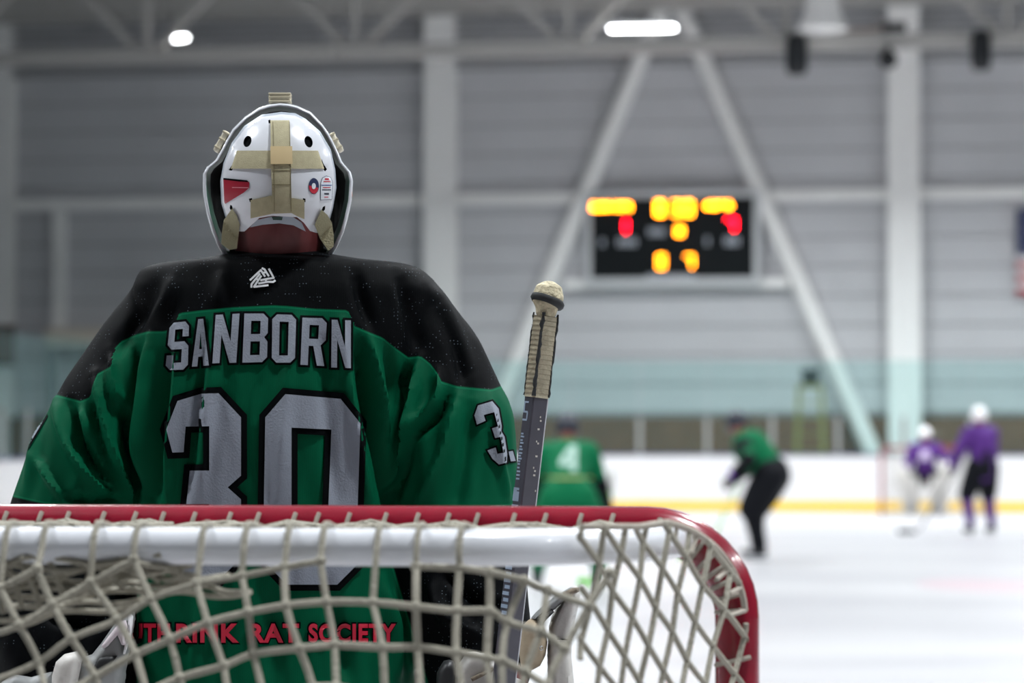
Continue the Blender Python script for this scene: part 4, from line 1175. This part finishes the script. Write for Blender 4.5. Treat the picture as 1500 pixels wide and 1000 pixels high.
# hem lettering
def text_geo(body, x0, x1, y0, y1, off, bold):
    cu = bpy.data.curves.new('t', 'FONT'); cu.body = body; cu.size = 1; cu.offset = bold; cu.space_character = 1.12; cu.resolution_u = 4
    ob = bpy.data.objects.new('t', cu); COL.objects.link(ob); dg = bpy.context.evaluated_depsgraph_get(); dg.update()
    me = bpy.data.meshes.new_from_object(ob.evaluated_get(dg)); v = np.array([tuple(p.co) for p in me.vertices]); f = [tuple(p.vertices) for p in me.polygons]
    bpy.data.objects.remove(ob)
    mn, mx_ = v.min(0), v.max(0); e = bold * 0 
    out = []
    for p in v:
        x = x0 + (x1 - x0) * (p[0] - mn[0]) / (mx_[0] - mn[0]); y = y1 - (y1 - y0) * (p[1] - mn[1]) / (mx_[1] - mn[1])
        w = JS(x, y); out.append(w + (CAM0 - w).normalized() * off)
    return out, f
for wd, a, b in (('UTH', 190, 249), ('RINK', 258, 350), ('RAT', 365, 438), ('SOCIETY', 452, 580)):
    mk('hem_lettering', text_geo(wd, a, b, 913, 941, .007, .04), mat('red_print', (190, 22, 54), 0.5), JE, smooth=False)
    mk('hem_lettering_outline', text_geo(wd, a - 2.5, b + 2.5, 910.5, 943.5, .005, .085), M_out, JE, smooth=False)

# mask and back plate
HC = (408, 262); HY = 5.315
def dome(px_, py_):
    dx = (px_ - HC[0]) / 858; dz = (py_ - HC[1]) / 858
    q = 1 - (dx / .112) ** 2 - (dz / .130) ** 2
    return at(px_, py_, HY - .108 * math.sqrt(max(q, .02)))
M_shell = mat('white_mask_shell', (214, 216, 222), 0.22, coat=0.5)
M_greyp = mat('grey_plate_edge', (150, 158, 168), 0.4)
M_inn = mat('green_mask_lining', (0, 82, 58), 0.4)
M_pad = mat('black_mask_padding', (4, 8, 9), 0.9, spec=0.1)
M_strap = mat('elastic_strap', (170, 162, 132), 0.85, var=0.06, vscale=120, bump=0.12, bscale=500)
M_lea = mat('leather_strap_tab', (190, 168, 126), 0.7)
rimL = [(410, 151), (394, 153), (379, 158), (359, 171), (341, 189), (331, 206), (325, 218), (316, 234), (303, 245), (297.5, 254), (297, 270), (298, 288), (303, 315), (310, 338), (319, 360), (332, 380), (360, 396), (408, 402)]
rimR = [(455, 396), (480, 382), (494, 361), (503, 341), (509, 321), (515, 295), (517, 265), (514, 252), (501, 237), (496, 224), (489, 209), (482, 196), (473, 183), (455, 164), (435, 155), (422, 152)]
rim = rimL + rimR
def mring(sc, Y, dy=0):
    out = []
    for (x, y) in rim:
        x2, y2 = 408 + (x - 408) * sc, 265 + (y - 265) * sc + dy
        fwd = max(0, (y - 345) / 55) * .06
        out.append(at(x2, y2, Y + fwd))
    return out
shell_rings = [mring(.955, 5.309), mring(.968, 5.306), mring(.98, 5.306), mring(.994, 5.309), mring(1.0, 5.316), mring(1.004, 5.345), mring(.99, 5.39), mring(.93, 5.43), mring(.80, 5.465), mring(.62, 5.485)]
g1 = g_loft(shell_rings, False)
lin_ = [mring(.955, 5.309), mring(.945, 5.318), mring(.925, 5.335), mring(.90, 5.355)]
pad_ = [mring(.90, 5.355), mring(.885, 5.375), mring(.86, 5.41), mring(.76, 5.445), mring(.62, 5.470), mring(.62, 5.485)]
MK = mk('mask', g1, M_shell, GT); MK['label'] = 'white goaltender mask with back plate and elastic straps'
mk('painted_lining', g_loft(lin_, False), M_inn, MK)
mk('padding', g_loft(pad_, False), M_pad, MK)
gs = []
for k in range(-3, 4):
    gs.append(g_tube([at(408 + k * 18, y, 5.49 + .02 * math.cos((y - 265) / 60)) for y in (200, 235, 265, 295, 330)], .0025, 6))
for y in (215, 240, 265, 290, 315):
    gs.append(g_tube([at(408 + k * 11, y, 5.49 + .02 * math.cos(k / 6)) for k in range(-6, 7)], .0025, 6))
mk('cage', cat_geo(*gs), MATS['cage_wire'] if 'cage_wire' in MATS else mat('cage_wire', (120, 124, 128), 0.35, 0.7), MK)
plate = [(384, 171), (412, 167), (432, 169), (447, 177), (468, 196), (483, 222), (489.5, 249), (491, 275), (486, 305), (481, 324), (474, 338), (463, 341), (454, 338), (445, 326), (435, 318), (399, 316), (380, 319), (368, 330), (358, 339), (348, 339), (334, 325), (326, 298), (324.5, 265), (329, 239), (341, 212), (359, 187.5)]
hole1, hole2 = ell(362.5, 207, 5.6, 8.6, 18, .3), ell(452, 207.5, 5.8, 8.6, 18, -.3)
slots = [[(393, 176), (396, 175), (397, 180), (393.5, 181)], [(337, 246), (342, 238), (343, 243), (339.5, 250), (335, 249)], [(471, 232), (474, 240), (479, 248), (476, 251), (472, 245)], [(364.5, 291), (369, 290), (370, 294), (366, 296)], [(444, 290), (447.5, 291), (447.5, 296), (443, 295)],
         [(337, 300), (340, 301), (341, 306), (338, 308), (336.5, 305)], [(473, 303), (476.5, 301), (476, 307), (473, 310), (471, 308)]]
PL = patch('back_plate', plate, [hole1, hole2] + slots, dome, M_shell, MK, .004, .004, 5)
edge = [(x + (x - 408) * .022, y + (-3.2 if y < 230 else 0)) for x, y in plate]
patch('plate_edge', edge, [], dome, M_greyp, MK, -.0035, .004, 6)
patch('plate_inside', offset(plate, -3), [], dome, M_pad, MK, -.002, .0015, 7)
patch('plate_foot', [(366, 333), (376, 322), (399, 317), (428, 317), (442, 326), (448, 339), (430, 330), (409, 327), (385, 329)], [], dome, M_greyp, MK, .001, .004, 5)
patch('plate_foot_mark', [(398, 317.5), (414, 318), (413, 322.5), (400, 322)], [], dome, mat('dark_green_mark', (10, 52, 42), 0.5), MK, .003, .001, 4)
def strap(name, poly, off, m=M_strap, th=.003): return patch(name, poly, [], dome, m, MK, off, th, 4)
strap('strap', [(347, 220.5), (466, 220.5), (475, 247), (338, 247)], .0075)
strap('strap', [(367, 293), (397, 286.5), (428, 290), (446, 293), (446, 321), (436, 317), (427, 312), (399, 313), (367, 320)], .0075)
sv = strap('strap', [(396, 176), (424, 176), (426, 245), (427.5, 311.5), (399.5, 311.5), (397, 245)], .011)
strap('strap_tab', [(396, 214), (428, 214), (428.5, 240), (396.5, 240)], .0145, M_lea)
for x in (399.2, 423.6): strap('stitching', [(x, 178), (x + .9, 178), (x + 2.6, 245), (x + 3.2, 310), (x + 2.3, 310), (x + 1.7, 245)], .0118, mat('stitch_thread', (120, 112, 84), 0.8), .001)
for y in (249, 270): strap('stitching', [(399, y), (426, y), (426, y + 1.1), (399, y + 1.1)], .0118, mat('stitch_thread', (120, 112, 84), 0.8), .001)
M_st2 = mat('elastic_strap_side', (158, 152, 122), 0.85, bump=0.4, bscale=350)
strap('chin_strap', [(340, 305), (347, 316), (351, 329), (349, 348), (347, 364), (336, 366), (324, 357), (325, 340), (328, 322)], .010, M_st2, .004)
strap('chin_strap', [(471, 307), (480, 315), (486, 326), (489, 345), (489, 361), (481, 367), (469, 350), (461, 329), (466, 317)], .010, M_st2, .004)
patch('red_sticker', [(327, 261), (362, 264.5), (365, 267), (365, 275), (357, 282), (330, 298.5), (328.5, 296)], [], dome, mat('crimson_sticker', (150, 14, 40), 0.35), MK, .0052, .001, 5)
patch('sticker_line', [(340, 274), (364, 274.2), (364, 275.4), (340, 275)], [], dome, mat('sticker_pale', (214, 140, 150), 0.4), MK, .0058, .0006, 5)
patch('sticker_edge', [(327, 260.5), (362, 264), (364.5, 266.5), (350, 265.6), (327, 263)], [], dome, M_out, MK, .0058, .0006, 5)
SR = (459.7, 272.5)
patch('round_sticker', ell(*SR, 7.6, 11.8, 24), [], dome, mat('navy_sticker', (40, 50, 84), 0.4), MK, .0052, .001, 4)
patch('round_sticker_lower', [(SR[0] + 7 * math.cos(a), SR[1] + 11 * math.sin(a)) for a in np.linspace(.25, PI + .1, 14)], [], dome, mat('red_sticker_ink', (190, 36, 56), 0.4), MK, .0058, .0006, 4)
patch('round_sticker_centre', ell(*SR, 3, 4.6, 16), [], dome, mat('sticker_white', (214, 218, 224), 0.4), MK, .0064, .0006, 3)
lab = [(470, 292.5), (470.3, 268), (472.5, 261), (478, 258), (484, 260), (487, 267), (486, 291.5)]
patch('label_sticker_border', offset(lab, 0.8), [], dome, mat('sticker_grey', (90, 96, 112), 0.4), MK, .0050, .001, 4)
patch('label_sticker', lab, [], dome, mat('sticker_white', (214, 218, 224), 0.4), MK, .0057, .0008, 4)
Mink, Mr2, Mb2 = mat('sticker_ink', (40, 44, 60), 0.5), mat('red_sticker_ink', (190, 36, 56), 0.4), mat('blue_ink', (70, 96, 150), 0.5)
for (x0, x1, y0, y1, m) in ((476, 482, 261, 263.5, Mr2), (474, 484, 265, 266.4, Mr2), (471, 486, 270.5, 271.8, Mb2), (473, 484, 274, 275.2, Mr2), (472, 485, 277.2, 278.6, Mink), (475, 482, 282.5, 285, Mink), (475, 481, 288, 289.2, Mr2)):
    patch('label_print', [(x0, y0), (x1, y0), (x1, y1), (x0, y1)], [], dome, m, MK, .0062, .0004, 3)
M_clip = mat('cream_clip', (214, 206, 184), 0.6)
def clip(px_, py_, w, h, rot, Y):
    C = at(px_, py_, Y); a = Matrix.Rotation(rot, 3, 'Y'); ax, az = a @ X1, a @ Z1
    c = mk('clip', g_cbox(C, ax * w / 850, Y1 * .03, az * h / 850, .003), M_clip, MK)
    mk('clip_band', cat_geo(*[g_cbox(C + az * q * h / 850 - Y1 * .001, ax * (w + 1.5) / 850, Y1 * .032, az * .0035, .001) for q in (-.3, .1, .42)]), mat('cream_clip_edge', (192, 182, 156), 0.6), c)
clip(410.5, 145, 31, 15, 0, 5.335)
clip(325, 208, 9, 34, .52, 5.345)
clip(492.5, 209, 9, 30, -.52, 5.345)

# gloves
M_gw = mat('white_glove_leather', (190, 187, 182), 0.45, var=0.08, vscale=30, bump=0.15, bscale=60)
M_gg = mat('grey_glove_leather', (130, 132, 132), 0.5, var=0.12, vscale=25, bump=0.15, bscale=60)
M_gb = mat('black_glove_leather', (24, 26, 28), 0.5)
M_tan = mat('beige_glove_leather', (172, 156, 132), 0.6, var=0.10, vscale=30, bump=0.2, bscale=60)
TR = puffy('catching_glove', [(60, 1080), (70, 1040), (110, 1020), (170, 1020), (200, 1060), (205, 1120), (180, 1190), (120, 1210), (70, 1170)], M_gw, GT, 5.20, .12, 30, 7); TR['label'] = 'white leather catching glove'
puffy('cuff', [(191.5, 894), (195.5, 903), (188, 950), (184, 965), (178, 1020), (150, 1060), (104, 1060), (112, 985), (118, 964), (135, 958), (148, 942), (166, 916)], M_gg, TR, 5.15, .085, 14, 5, (0.25, 0))
puffy('thumb', [(76, 990), (82, 969), (94, 958), (112, 954), (119, 962), (110, 1010), (104, 1060), (74, 1060)], M_gw, TR, 5.10, .075, 14, 5)
puffy('strap', [(148, 946), (160, 930), (176, 910), (184, 908), (187, 918), (182, 930), (184, 945), (178, 944), (172, 930), (158, 946), (152, 950)], mat('pale_glove_strap', (206, 196, 200), 0.5), TR, 5.105, .016, 4, 3)
puffy('palm_gap', [(129, 985), (146, 962), (172, 960), (160, 976), (140, 992)], M_gb, TR, 5.108, .014, 5, 4)
puffy('white_edge', [(189, 895), (195, 903), (190, 938), (183, 958), (180, 958), (186, 930)], mat('bright_binding', (236, 236, 238), 0.3), TR, 5.115, .02, 3, 3)
puffy('cuff_patch', [(0, 1000), (20, 988), (45, 992), (76, 984), (78, 1060), (0, 1060)], M_gg, TR, 5.16, .06, 12, 6)
BL = puffy('blocker', [(849, 861), (850.5, 872), (843, 906), (837.5, 934), (837, 962), (841, 1000), (846, 1180), (800, 1195), (803, 1000), (802, 958), (804, 927), (806, 913), (812, 898), (820, 884), (828, 868), (840, 860)], M_gw, GT, 5.19, .16, 9, 5); BL['label'] = 'white blocker glove edge on'
puffy('board_seam', [(816, 934.5), (838, 936), (838, 938), (816, 936.5)], M_gb, BL, 5.108, .006, 1.2, 2)
puffy('wrist_strap', [(778, 905), (797, 886), (816, 871), (836, 860), (846, 861), (846, 868), (830, 876), (812, 893), (792, 903), (784, 909)], M_gg, BL, 5.13, .05, 6, 4)
puffy('lacing', [(824, 868), (838, 861), (848, 860), (849, 866), (840, 870), (834, 880), (826, 876)], mat('brown_lacing', (120, 108, 92), 0.7, var=0.4, vscale=120), BL, 5.10, .02, 4, 3)
puffy('lace_slot', [(785, 905), (802, 898), (808, 892), (812, 896), (800, 908), (794, 916)], M_gb, BL, 5.112, .02, 3, 3)
FN = puffy('finger_roll', [(770, 912), (779, 906), (789, 907), (798, 920), (802, 941), (799, 960), (791, 975), (778, 982), (764, 983), (760, 951), (764, 922)], M_tan, BL, 5.135, .075, 16, 4)
mk('eyelet', g_tube([at(793 + 2.2 * math.cos(a), 949 + 3 * math.sin(a), 5.098) for a in [2 * PI * k / 14 for k in range(14)]], .0008, 6, closed=True), M_steel, BL)
puffy('glove_cuff', [(655, 1040), (664, 985), (684, 956), (704, 957), (735, 968), (742, 990), (770, 1000), (770, 1060), (655, 1070)], M_gw, BL, 5.17, .10, 14, 5)
puffy('cuff_strap', [(689, 992), (722, 977), (724, 982), (692, 998)], mat('brown_lacing', (120, 108, 92), 0.7), BL, 5.113, .012, 2.5, 3)
puffy('wristband', [(636, 1040), (640, 985), (650, 968), (664, 968), (668, 985), (662, 1040)], M_gb, BL, 5.14, .07, 8, 5)

# lower body of the goaltender
gs = [limb([J['hipL'], J['pelvis'], J['hipR']], [.17, .18, .17], 16)]
for q in 'LR': gs.append(limb([J['hip' + q], lerp(J['hip' + q], J['kn' + q], .5), lerp(J['hip' + q], J['kn' + q], .85)], [.165, .15, .13], 14))
co, fc, _ = blob(gs, .016, 4); mk('pants', geo_of(co, fc), mat('black_pants', (20, 22, 26), 0.7), GT)
for q in 'LR':
    x = J['an' + q].x; rr = []
    for z, hw, yb, yf in ((.04, .12, 5.50, 5.62), (.10, .14, 5.50, 5.66), (.30, .14, 5.53, 5.66), (.52, .14, 5.55, 5.68), (.62, .145, 5.57, 5.71), (.80, .14, 5.58, 5.68), (.90, .12, 5.58, 5.66)):
        rr.append([Vector((x + hw * math.copysign(abs(math.cos(a)) ** .4, math.cos(a)), (yb + yf) / 2 + (yf - yb) / 2 * math.copysign(abs(math.sin(a)) ** .5, math.sin(a)), z)) for a in [2 * PI * k / 28 for k in range(28)]])
    pd = mk('leg_pad', g_loft(rr), M_gw, GT)
    for z in (.18, .34, .5, .7):
        mk('pad_strap', g_tube([Vector((x + .13 * math.cos(a), 5.55 + .13 * math.sin(a), z)) for a in np.linspace(PI, 2 * PI, 14)], .012, 6), M_gb, pd)
    co, fc, _ = blob([limb([J['kn' + q], lerp(J['kn' + q], J['an' + q], .4), lerp(J['kn' + q], J['an' + q], .95)], [.085, .08, .055], 12)], .014, 2)
    mk('sock', geo_of(co, fc), mat('green_sock', (0, 110, 72), 0.7), GT)
    skate(GT, J['an' + q], FWG)

# goaltender's stick, upright in the right hand
SY = 5.07
def sp_(t): return at(803 + (767.5 - 803) * t, 432 + (740 - 432) * t, SY)      # t = 0 at the knob, 1 at the crossbar line
axis = (sp_(1) - sp_(0)).normalized()
ex0 = X1 - axis * X1.dot(axis); ex0.normalize(); ey0 = axis.cross(ex0)
if ey0.y > 0: ey0 = -ey0
def rect(c, w, h, rot, bv=.15):
    a, b = ex0 * math.cos(rot) + ey0 * math.sin(rot), -ex0 * math.sin(rot) + ey0 * math.cos(rot)
    pts = []
    for sx, sy in ((1, 1), (-1, 1), (-1, -1), (1, -1)):
        o1, o2 = (1 - bv, 1) if (sx * sy > 0) == False else (1, 1 - bv), (1, 1 - bv) if (sx * sy > 0) == False else (1 - bv, 1)
        for o in (o1, o2): pts.append(c + a * sx * w / 2 * o[0] + b * sy * h / 2 * o[1])
    return pts
ROT = math.radians(-35)
bot = sp_(0) + axis * ((sp_(0).z - .03) / -axis.z)
Ltot = (bot - sp_(0)).length
tape_len = (sp_(.49) - sp_(0)).length
ST = empty('goalie_stick', bot, 'grey goaltender stick with tan taped grip and knob held upright beside the jersey', 'stick')
mk('shaft', g_loft([rect(sp_(0) + axis * s, .030, .026, ROT) for s in (tape_len - .01, .6, .78, .86)]), mat('grey_composite', (70, 69, 78), 0.35, var=0.10, vscale=30, coat=0.3), ST, auto=30)
mk('paddle', g_loft([rect(sp_(0) + axis * s, w, .026, ROT) for s, w in ((.86, .030), (.93, .085), (1.2, .088), (Ltot - .02, .088))]), MATS['grey_composite'], ST, auto=30)
rr = []
for k in range(17):
    s0 = .035 + (tape_len - .035) * k / 17; s1 = .035 + (tape_len - .035) * (k + 1) / 17
    rr += [rect(sp_(0) + axis * s0, .0322, .0280, ROT, .25), rect(sp_(0) + axis * (s1 - .0008), .0332, .0288, ROT, .25)]
TP = mk('grip_tape', g_loft(rr), mat('tan_grip_tape', (190, 181, 156), 0.8, var=0.16, vscale=45, bump=0.4, bscale=120), ST, auto=40)
aR, bR = ex0 * math.cos(ROT) + ey0 * math.sin(ROT), -ex0 * math.sin(ROT) + ey0 * math.cos(ROT)
for s0, k in zip(range(17), range(17)):
    s = .035 + (tape_len - .035) * k / 17
    mk('tape_edge', g_loft([rect(sp_(0) + axis * (s - .0003), .0334, .0290, ROT, .25), rect(sp_(0) + axis * (s + .0004), .0378, .0299, ROT, .25)]), mat('dark_tape_edge', (112, 104, 84), 0.8), TP, smooth=False)
for ca, cb, rr_ in ((-.0142, .0122, .0034), (.0150, .0130, .0022), (-.0150, -.0130, .0018)):
    q_ = random.Random(int(ca * 1e5))
    mk('tape_wear', g_tube([sp_(0) + axis * s + aR * (ca + q_.uniform(-.0012, .0012)) + bR * (cb + q_.uniform(-.0006, .0006)) for s in np.linspace(.03, tape_len - .003, 22)], [rr_ * q_.uniform(.6, 1.15) for _ in range(22)], 8), mat('worn_black_tape', (34, 36, 38), 0.7, var=0.4, vscale=60), TP)
co, fc, _ = blob([g_ball(sp_(0) + axis * .004, .0262, .0262, .0235, 20, 14, Matrix.Rotation(.1, 3, 'Y')), g_tube([sp_(0) - axis * .016, sp_(0) + axis * .012], [.0215, .0255], 20), limb([sp_(0), sp_(0) + axis * .026], [.024, .018], 14)], .003, 3)
KB = mk('knob', geo_of(co, fc), mat('dirty_tape_knob', (190, 180, 152), 0.85, var=0.35, vscale=70, bump=0.6, bscale=150), ST)
mk('knob_band', g_tube([sp_(0) + axis * (.010 + .006 * math.sin(a + 2.2)) + (ex0 * math.cos(a) + ey0 * math.sin(a)) * .0205 for a in [2 * PI * k / 24 for k in range(24)]], .0080, 8, closed=True), mat('worn_black_tape', (34, 36, 38), 0.7), KB)
M_ltr = mat('stick_lettering', (150, 166, 186), 0.4)
gs = []
def on_face(s, w0, w1, L):      # marks on the narrow left face
    c = sp_(0) + axis * s - aR * .0152
    return g_cbox(c + bR * (w0 + w1) / 2, bR * abs(w1 - w0), axis * L, aR * .0008)
def on_front(s, w0, w1, L):
    c = sp_(0) + axis * s + bR * .0132
    return g_cbox(c + aR * (w0 + w1) / 2, aR * abs(w1 - w0), axis * L, bR * .0008)
for s, w0, w1, L in ((tape_len + .008, -.016, -.004, .003), (tape_len + .016, -.016, -.013, .014), (tape_len + .024, -.016, -.004, .003), (tape_len + .030, -.006, -.003, .012), (tape_len + .037, -.016, -.004, .003)): gs.append(on_face(s, w0 + .006, w1 + .006, L))
r_ = random.Random(3)
s = tape_len + .06
while s < tape_len + .135:
    gs.append(on_face(s, -.009, -.009 + r_.choice((.006, .009)), .0028)); s += r_.choice((.0045, .006))
for s, w0, w1, L in ((tape_len + .150, -.016, -.006, .004), (tape_len + .160, -.016, -.012, .02), (tape_len + .162, -.009, -.005, .016), (tape_len + .178, -.016, -.004, .005)): gs.append(on_face(s, w0 + .004, w1 + .009, L))
for k in range(14): gs.append(on_face(tape_len + .215 + .0105 * k, -.010 + (k % 2) * .004, .008, .006))
mk('lettering', cat_geo(*gs), M_ltr, ST, smooth=False)['kind'] = 'stuff'
mk('edge_highlight', g_tube([sp_(0) + axis * s + aR * .0146 + bR * .0122 for s in (tape_len, .6, .85)], .0014, 6), mat('painted_highlight', (206, 208, 214), 0.3), ST)  # highlight on the shaft's right corner, put in as a thin pale strip
tag_ = mk('paint_chip', cat_geo(*[on_front(tape_len + d, x, x + .002 + .001 * (k % 3), .003) for k, (d, x) in enumerate(((.03, .002), (.036, .003), (.05, .0), (.07, .0), (.073, .003), (.094, .002), (.113, .0), (.118, .003), (.125, .002), (.15, .009)))]), mat('chip_pale', (196, 192, 184), 0.6), ST, smooth=False); tag_['kind'] = 'stuff'
bd = Vector((-.86, .5, 0)).normalized()
rings = []
for t in np.linspace(0, 1, 10):
    c = bot + bd * .36 * t + Y1 * .03 * t * t; c.z = .055; n_ = bd.cross(Z1); h = .1 if t < .9 else .08
    rings.append([c - n_ * .012 - Z1 * h / 2, c + n_ * .012 - Z1 * h / 2, c + n_ * .012 + Z1 * h / 2, c - n_ * .012 + Z1 * h / 2])
mk('blade', g_loft(rings), MATS['grey_composite'], ST, smooth=False)

# ------------------------------------------------------------------ skaters down the ice
M_grn = mat('green_team_cloth', (0, 100, 62), 0.7, spec=0.15)
M_blkc = mat('black_team_cloth', (11, 13, 19), 0.7, spec=0.15)
M_pur = mat('purple_team_cloth', (80, 44, 116), 0.7, spec=0.15)
M_wht = mat('white_helmet_shell', (240, 238, 240), 0.3)
M_bhel = mat('navy_helmet_shell', (28, 32, 46), 0.4)
M_lime = mat('lime_stick', (110, 210, 60), 0.4)
M_purg = mat('purple_glove', (120, 66, 176), 0.6)
def ground(px_, py_):
    d = ray(px_, py_); return Vector((0, 0, CAMZ)) + d * (-CAMZ / d.z)
gp = ground(832, 866)
J1, f1, R1 = pose((gp.x, gp.y, 0), 0.0, .90, math.radians(40), .28, .05, (-.30, .46, .72), (.36, .34, .74))
A, AJ = skater('skater in green jersey number 4 bent forward with back to the camera', J1, f1, M_grn, M_blkc, M_grn, M_grn, M_bhel, {'L': M_blkc, 'R': M_blkc})
s1 = surf_of(AJ)
o, hs = glyph('4', ((819, 652), (845, 652), (845, 690), (819, 690)))
patch('number_four', o, hs, s1, mat('white_number', (166, 196, 184), 0.6), AJ, .012, .004, 5)
patch('waist_stripe', [(794, 698), (868, 698), (868, 701), (794, 701)], [], s1, mat('gold_stripe', (150, 150, 80), 0.6), AJ, .01, .003, 6)
hockey_stick('hockey_stick', J1['wrR'] + Vector((.05, -.25, .35)), (J1['wrR'].x - .02, J1['wrR'].y + .62, .0), (J1['wrR'].x - .26, J1['wrR'].y + .72, .0), M_lime, 'lime green hockey stick of the bent skater number 4')
gp = ground(1112, 820)
J2, f2, R2 = pose((gp.x, gp.y, 0), math.radians(70), 1.0, math.radians(40), .09, .05, (-.24, .20, 1.02), (.16, .36, .92), .45)
B_, BJ = skater('skater in green jersey and black pants leaning forward toward the left', J2, f2, M_grn, M_blkc, M_blkc, M_blkc, M_bhel, {'L': M_purg, 'R': M_blkc}, arms_all=True, bk=1.22)
hockey_stick('hockey_stick', J2['wrR'] + Vector((.2, 0, .2)), (J2['wrR'].x - .35, J2['wrR'].y + .1, 0), (J2['wrR'].x - .62, J2['wrR'].y + .0, 0), M_lime, 'lime green hockey stick before the leaning green skater')
gp = ground(1438, 783)
J3, f3, R3 = pose((gp.x, gp.y, 0), math.radians(22), 1.02, math.radians(8), .20, .03, (-.36, .22, 1.0), (.26, .16, .86), .6)
C_, CJ = skater('skater in purple jersey, black pants and white helmet standing near the far goal', J3, f3, M_pur, M_pur, M_blkc, M_pur, M_wht, {'L': M_blkc, 'R': M_blkc}, jb=-.12)
patch('dark_side_panel', [(1440, 660), (1452, 660), (1455, 700), (1436, 700)], [], surf_of(CJ), M_blkc, CJ, .012, .005, 5)
hockey_stick('hockey_stick', J3['wrL'] + Vector((.25, 0, .25)), (J3['wrL'].x - .5, J3['wrL'].y + .3, 0), (J3['wrL'].x - .76, J3['wrL'].y + .35, 0), M_blkc, 'dark hockey stick of the purple skater near the far goal')
# far goaltender
gu = rk(1355, 700, 52.9)[0]; gp = RK(gu, 52.9)
J4, f4, R4 = pose((gp.x, gp.y, 0), math.radians(180) - TH, .80, math.radians(22), .26, .0, (-.42, .22, .82), (.40, .26, .72), .7)
D_, DJ = skater('far goaltender in purple jersey with white mask and leg pads before the far goal', J4, f4, M_pur, M_pur, M_blkc, M_wht, M_wht, {'L': M_wht, 'R': M_wht})
for q in 'LR':
    an, kn = J4['an' + q], J4['kn' + q]; rt = f4.cross(Z1); rr = []
    up = (kn - an).normalized()
    for t, hw, dp in ((-.2, .13, .08), (0, .15, .10), (.5, .155, .10), (.95, .16, .12), (1.3, .15, .09), (1.6, .13, .07)):
        c = an + (kn - an) * t + f4 * .12
        if t < 0: c.z = max(.03, c.z)
        rr.append([c + rt * hw * math.copysign(abs(math.cos(a)) ** .5, math.cos(a)) + f4 * dp * math.copysign(abs(math.sin(a)) ** .6, math.sin(a)) for a in [2 * PI * k / 20 for k in range(20)]])
    mk('leg_pad', g_loft(rr), M_gw, D_)
bl = J4['wrR'] + f4 * .08; rt = f4.cross(Z1)
mk('blocker', g_cbox(bl, rt * .22, f4 * .06, Z1 * .38, .03), M_gw, D_)
co, fc, _ = blob([g_ball(J4['wrL'] + f4 * .08, .15, .08, .17, 16, 10), limb([J4['wrL'], J4['wrL'] + Z1 * .12], [.08, .07], 12)], .016, 3)
mk('catching_glove', geo_of(co, fc), M_gw, D_)
mk('chest_number', g_cbox(lerp(J4['pelvis'], J4['neck'], .62) + f4 * .215, rt * .16, f4 * .01, Z1 * .16, .004), mat('pale_crest', (206, 190, 220), 0.6), DJ)
hs_ = hockey_stick('goalie_stick', J4['wrR'] + Z1 * .55, (J4['wrR'].x, J4['wrR'].y - .12, 0), (J4['wrR'].x + .34, J4['wrR'].y - .30, 0), M_gw, 'pale goaltender stick of the far purple goaltender')
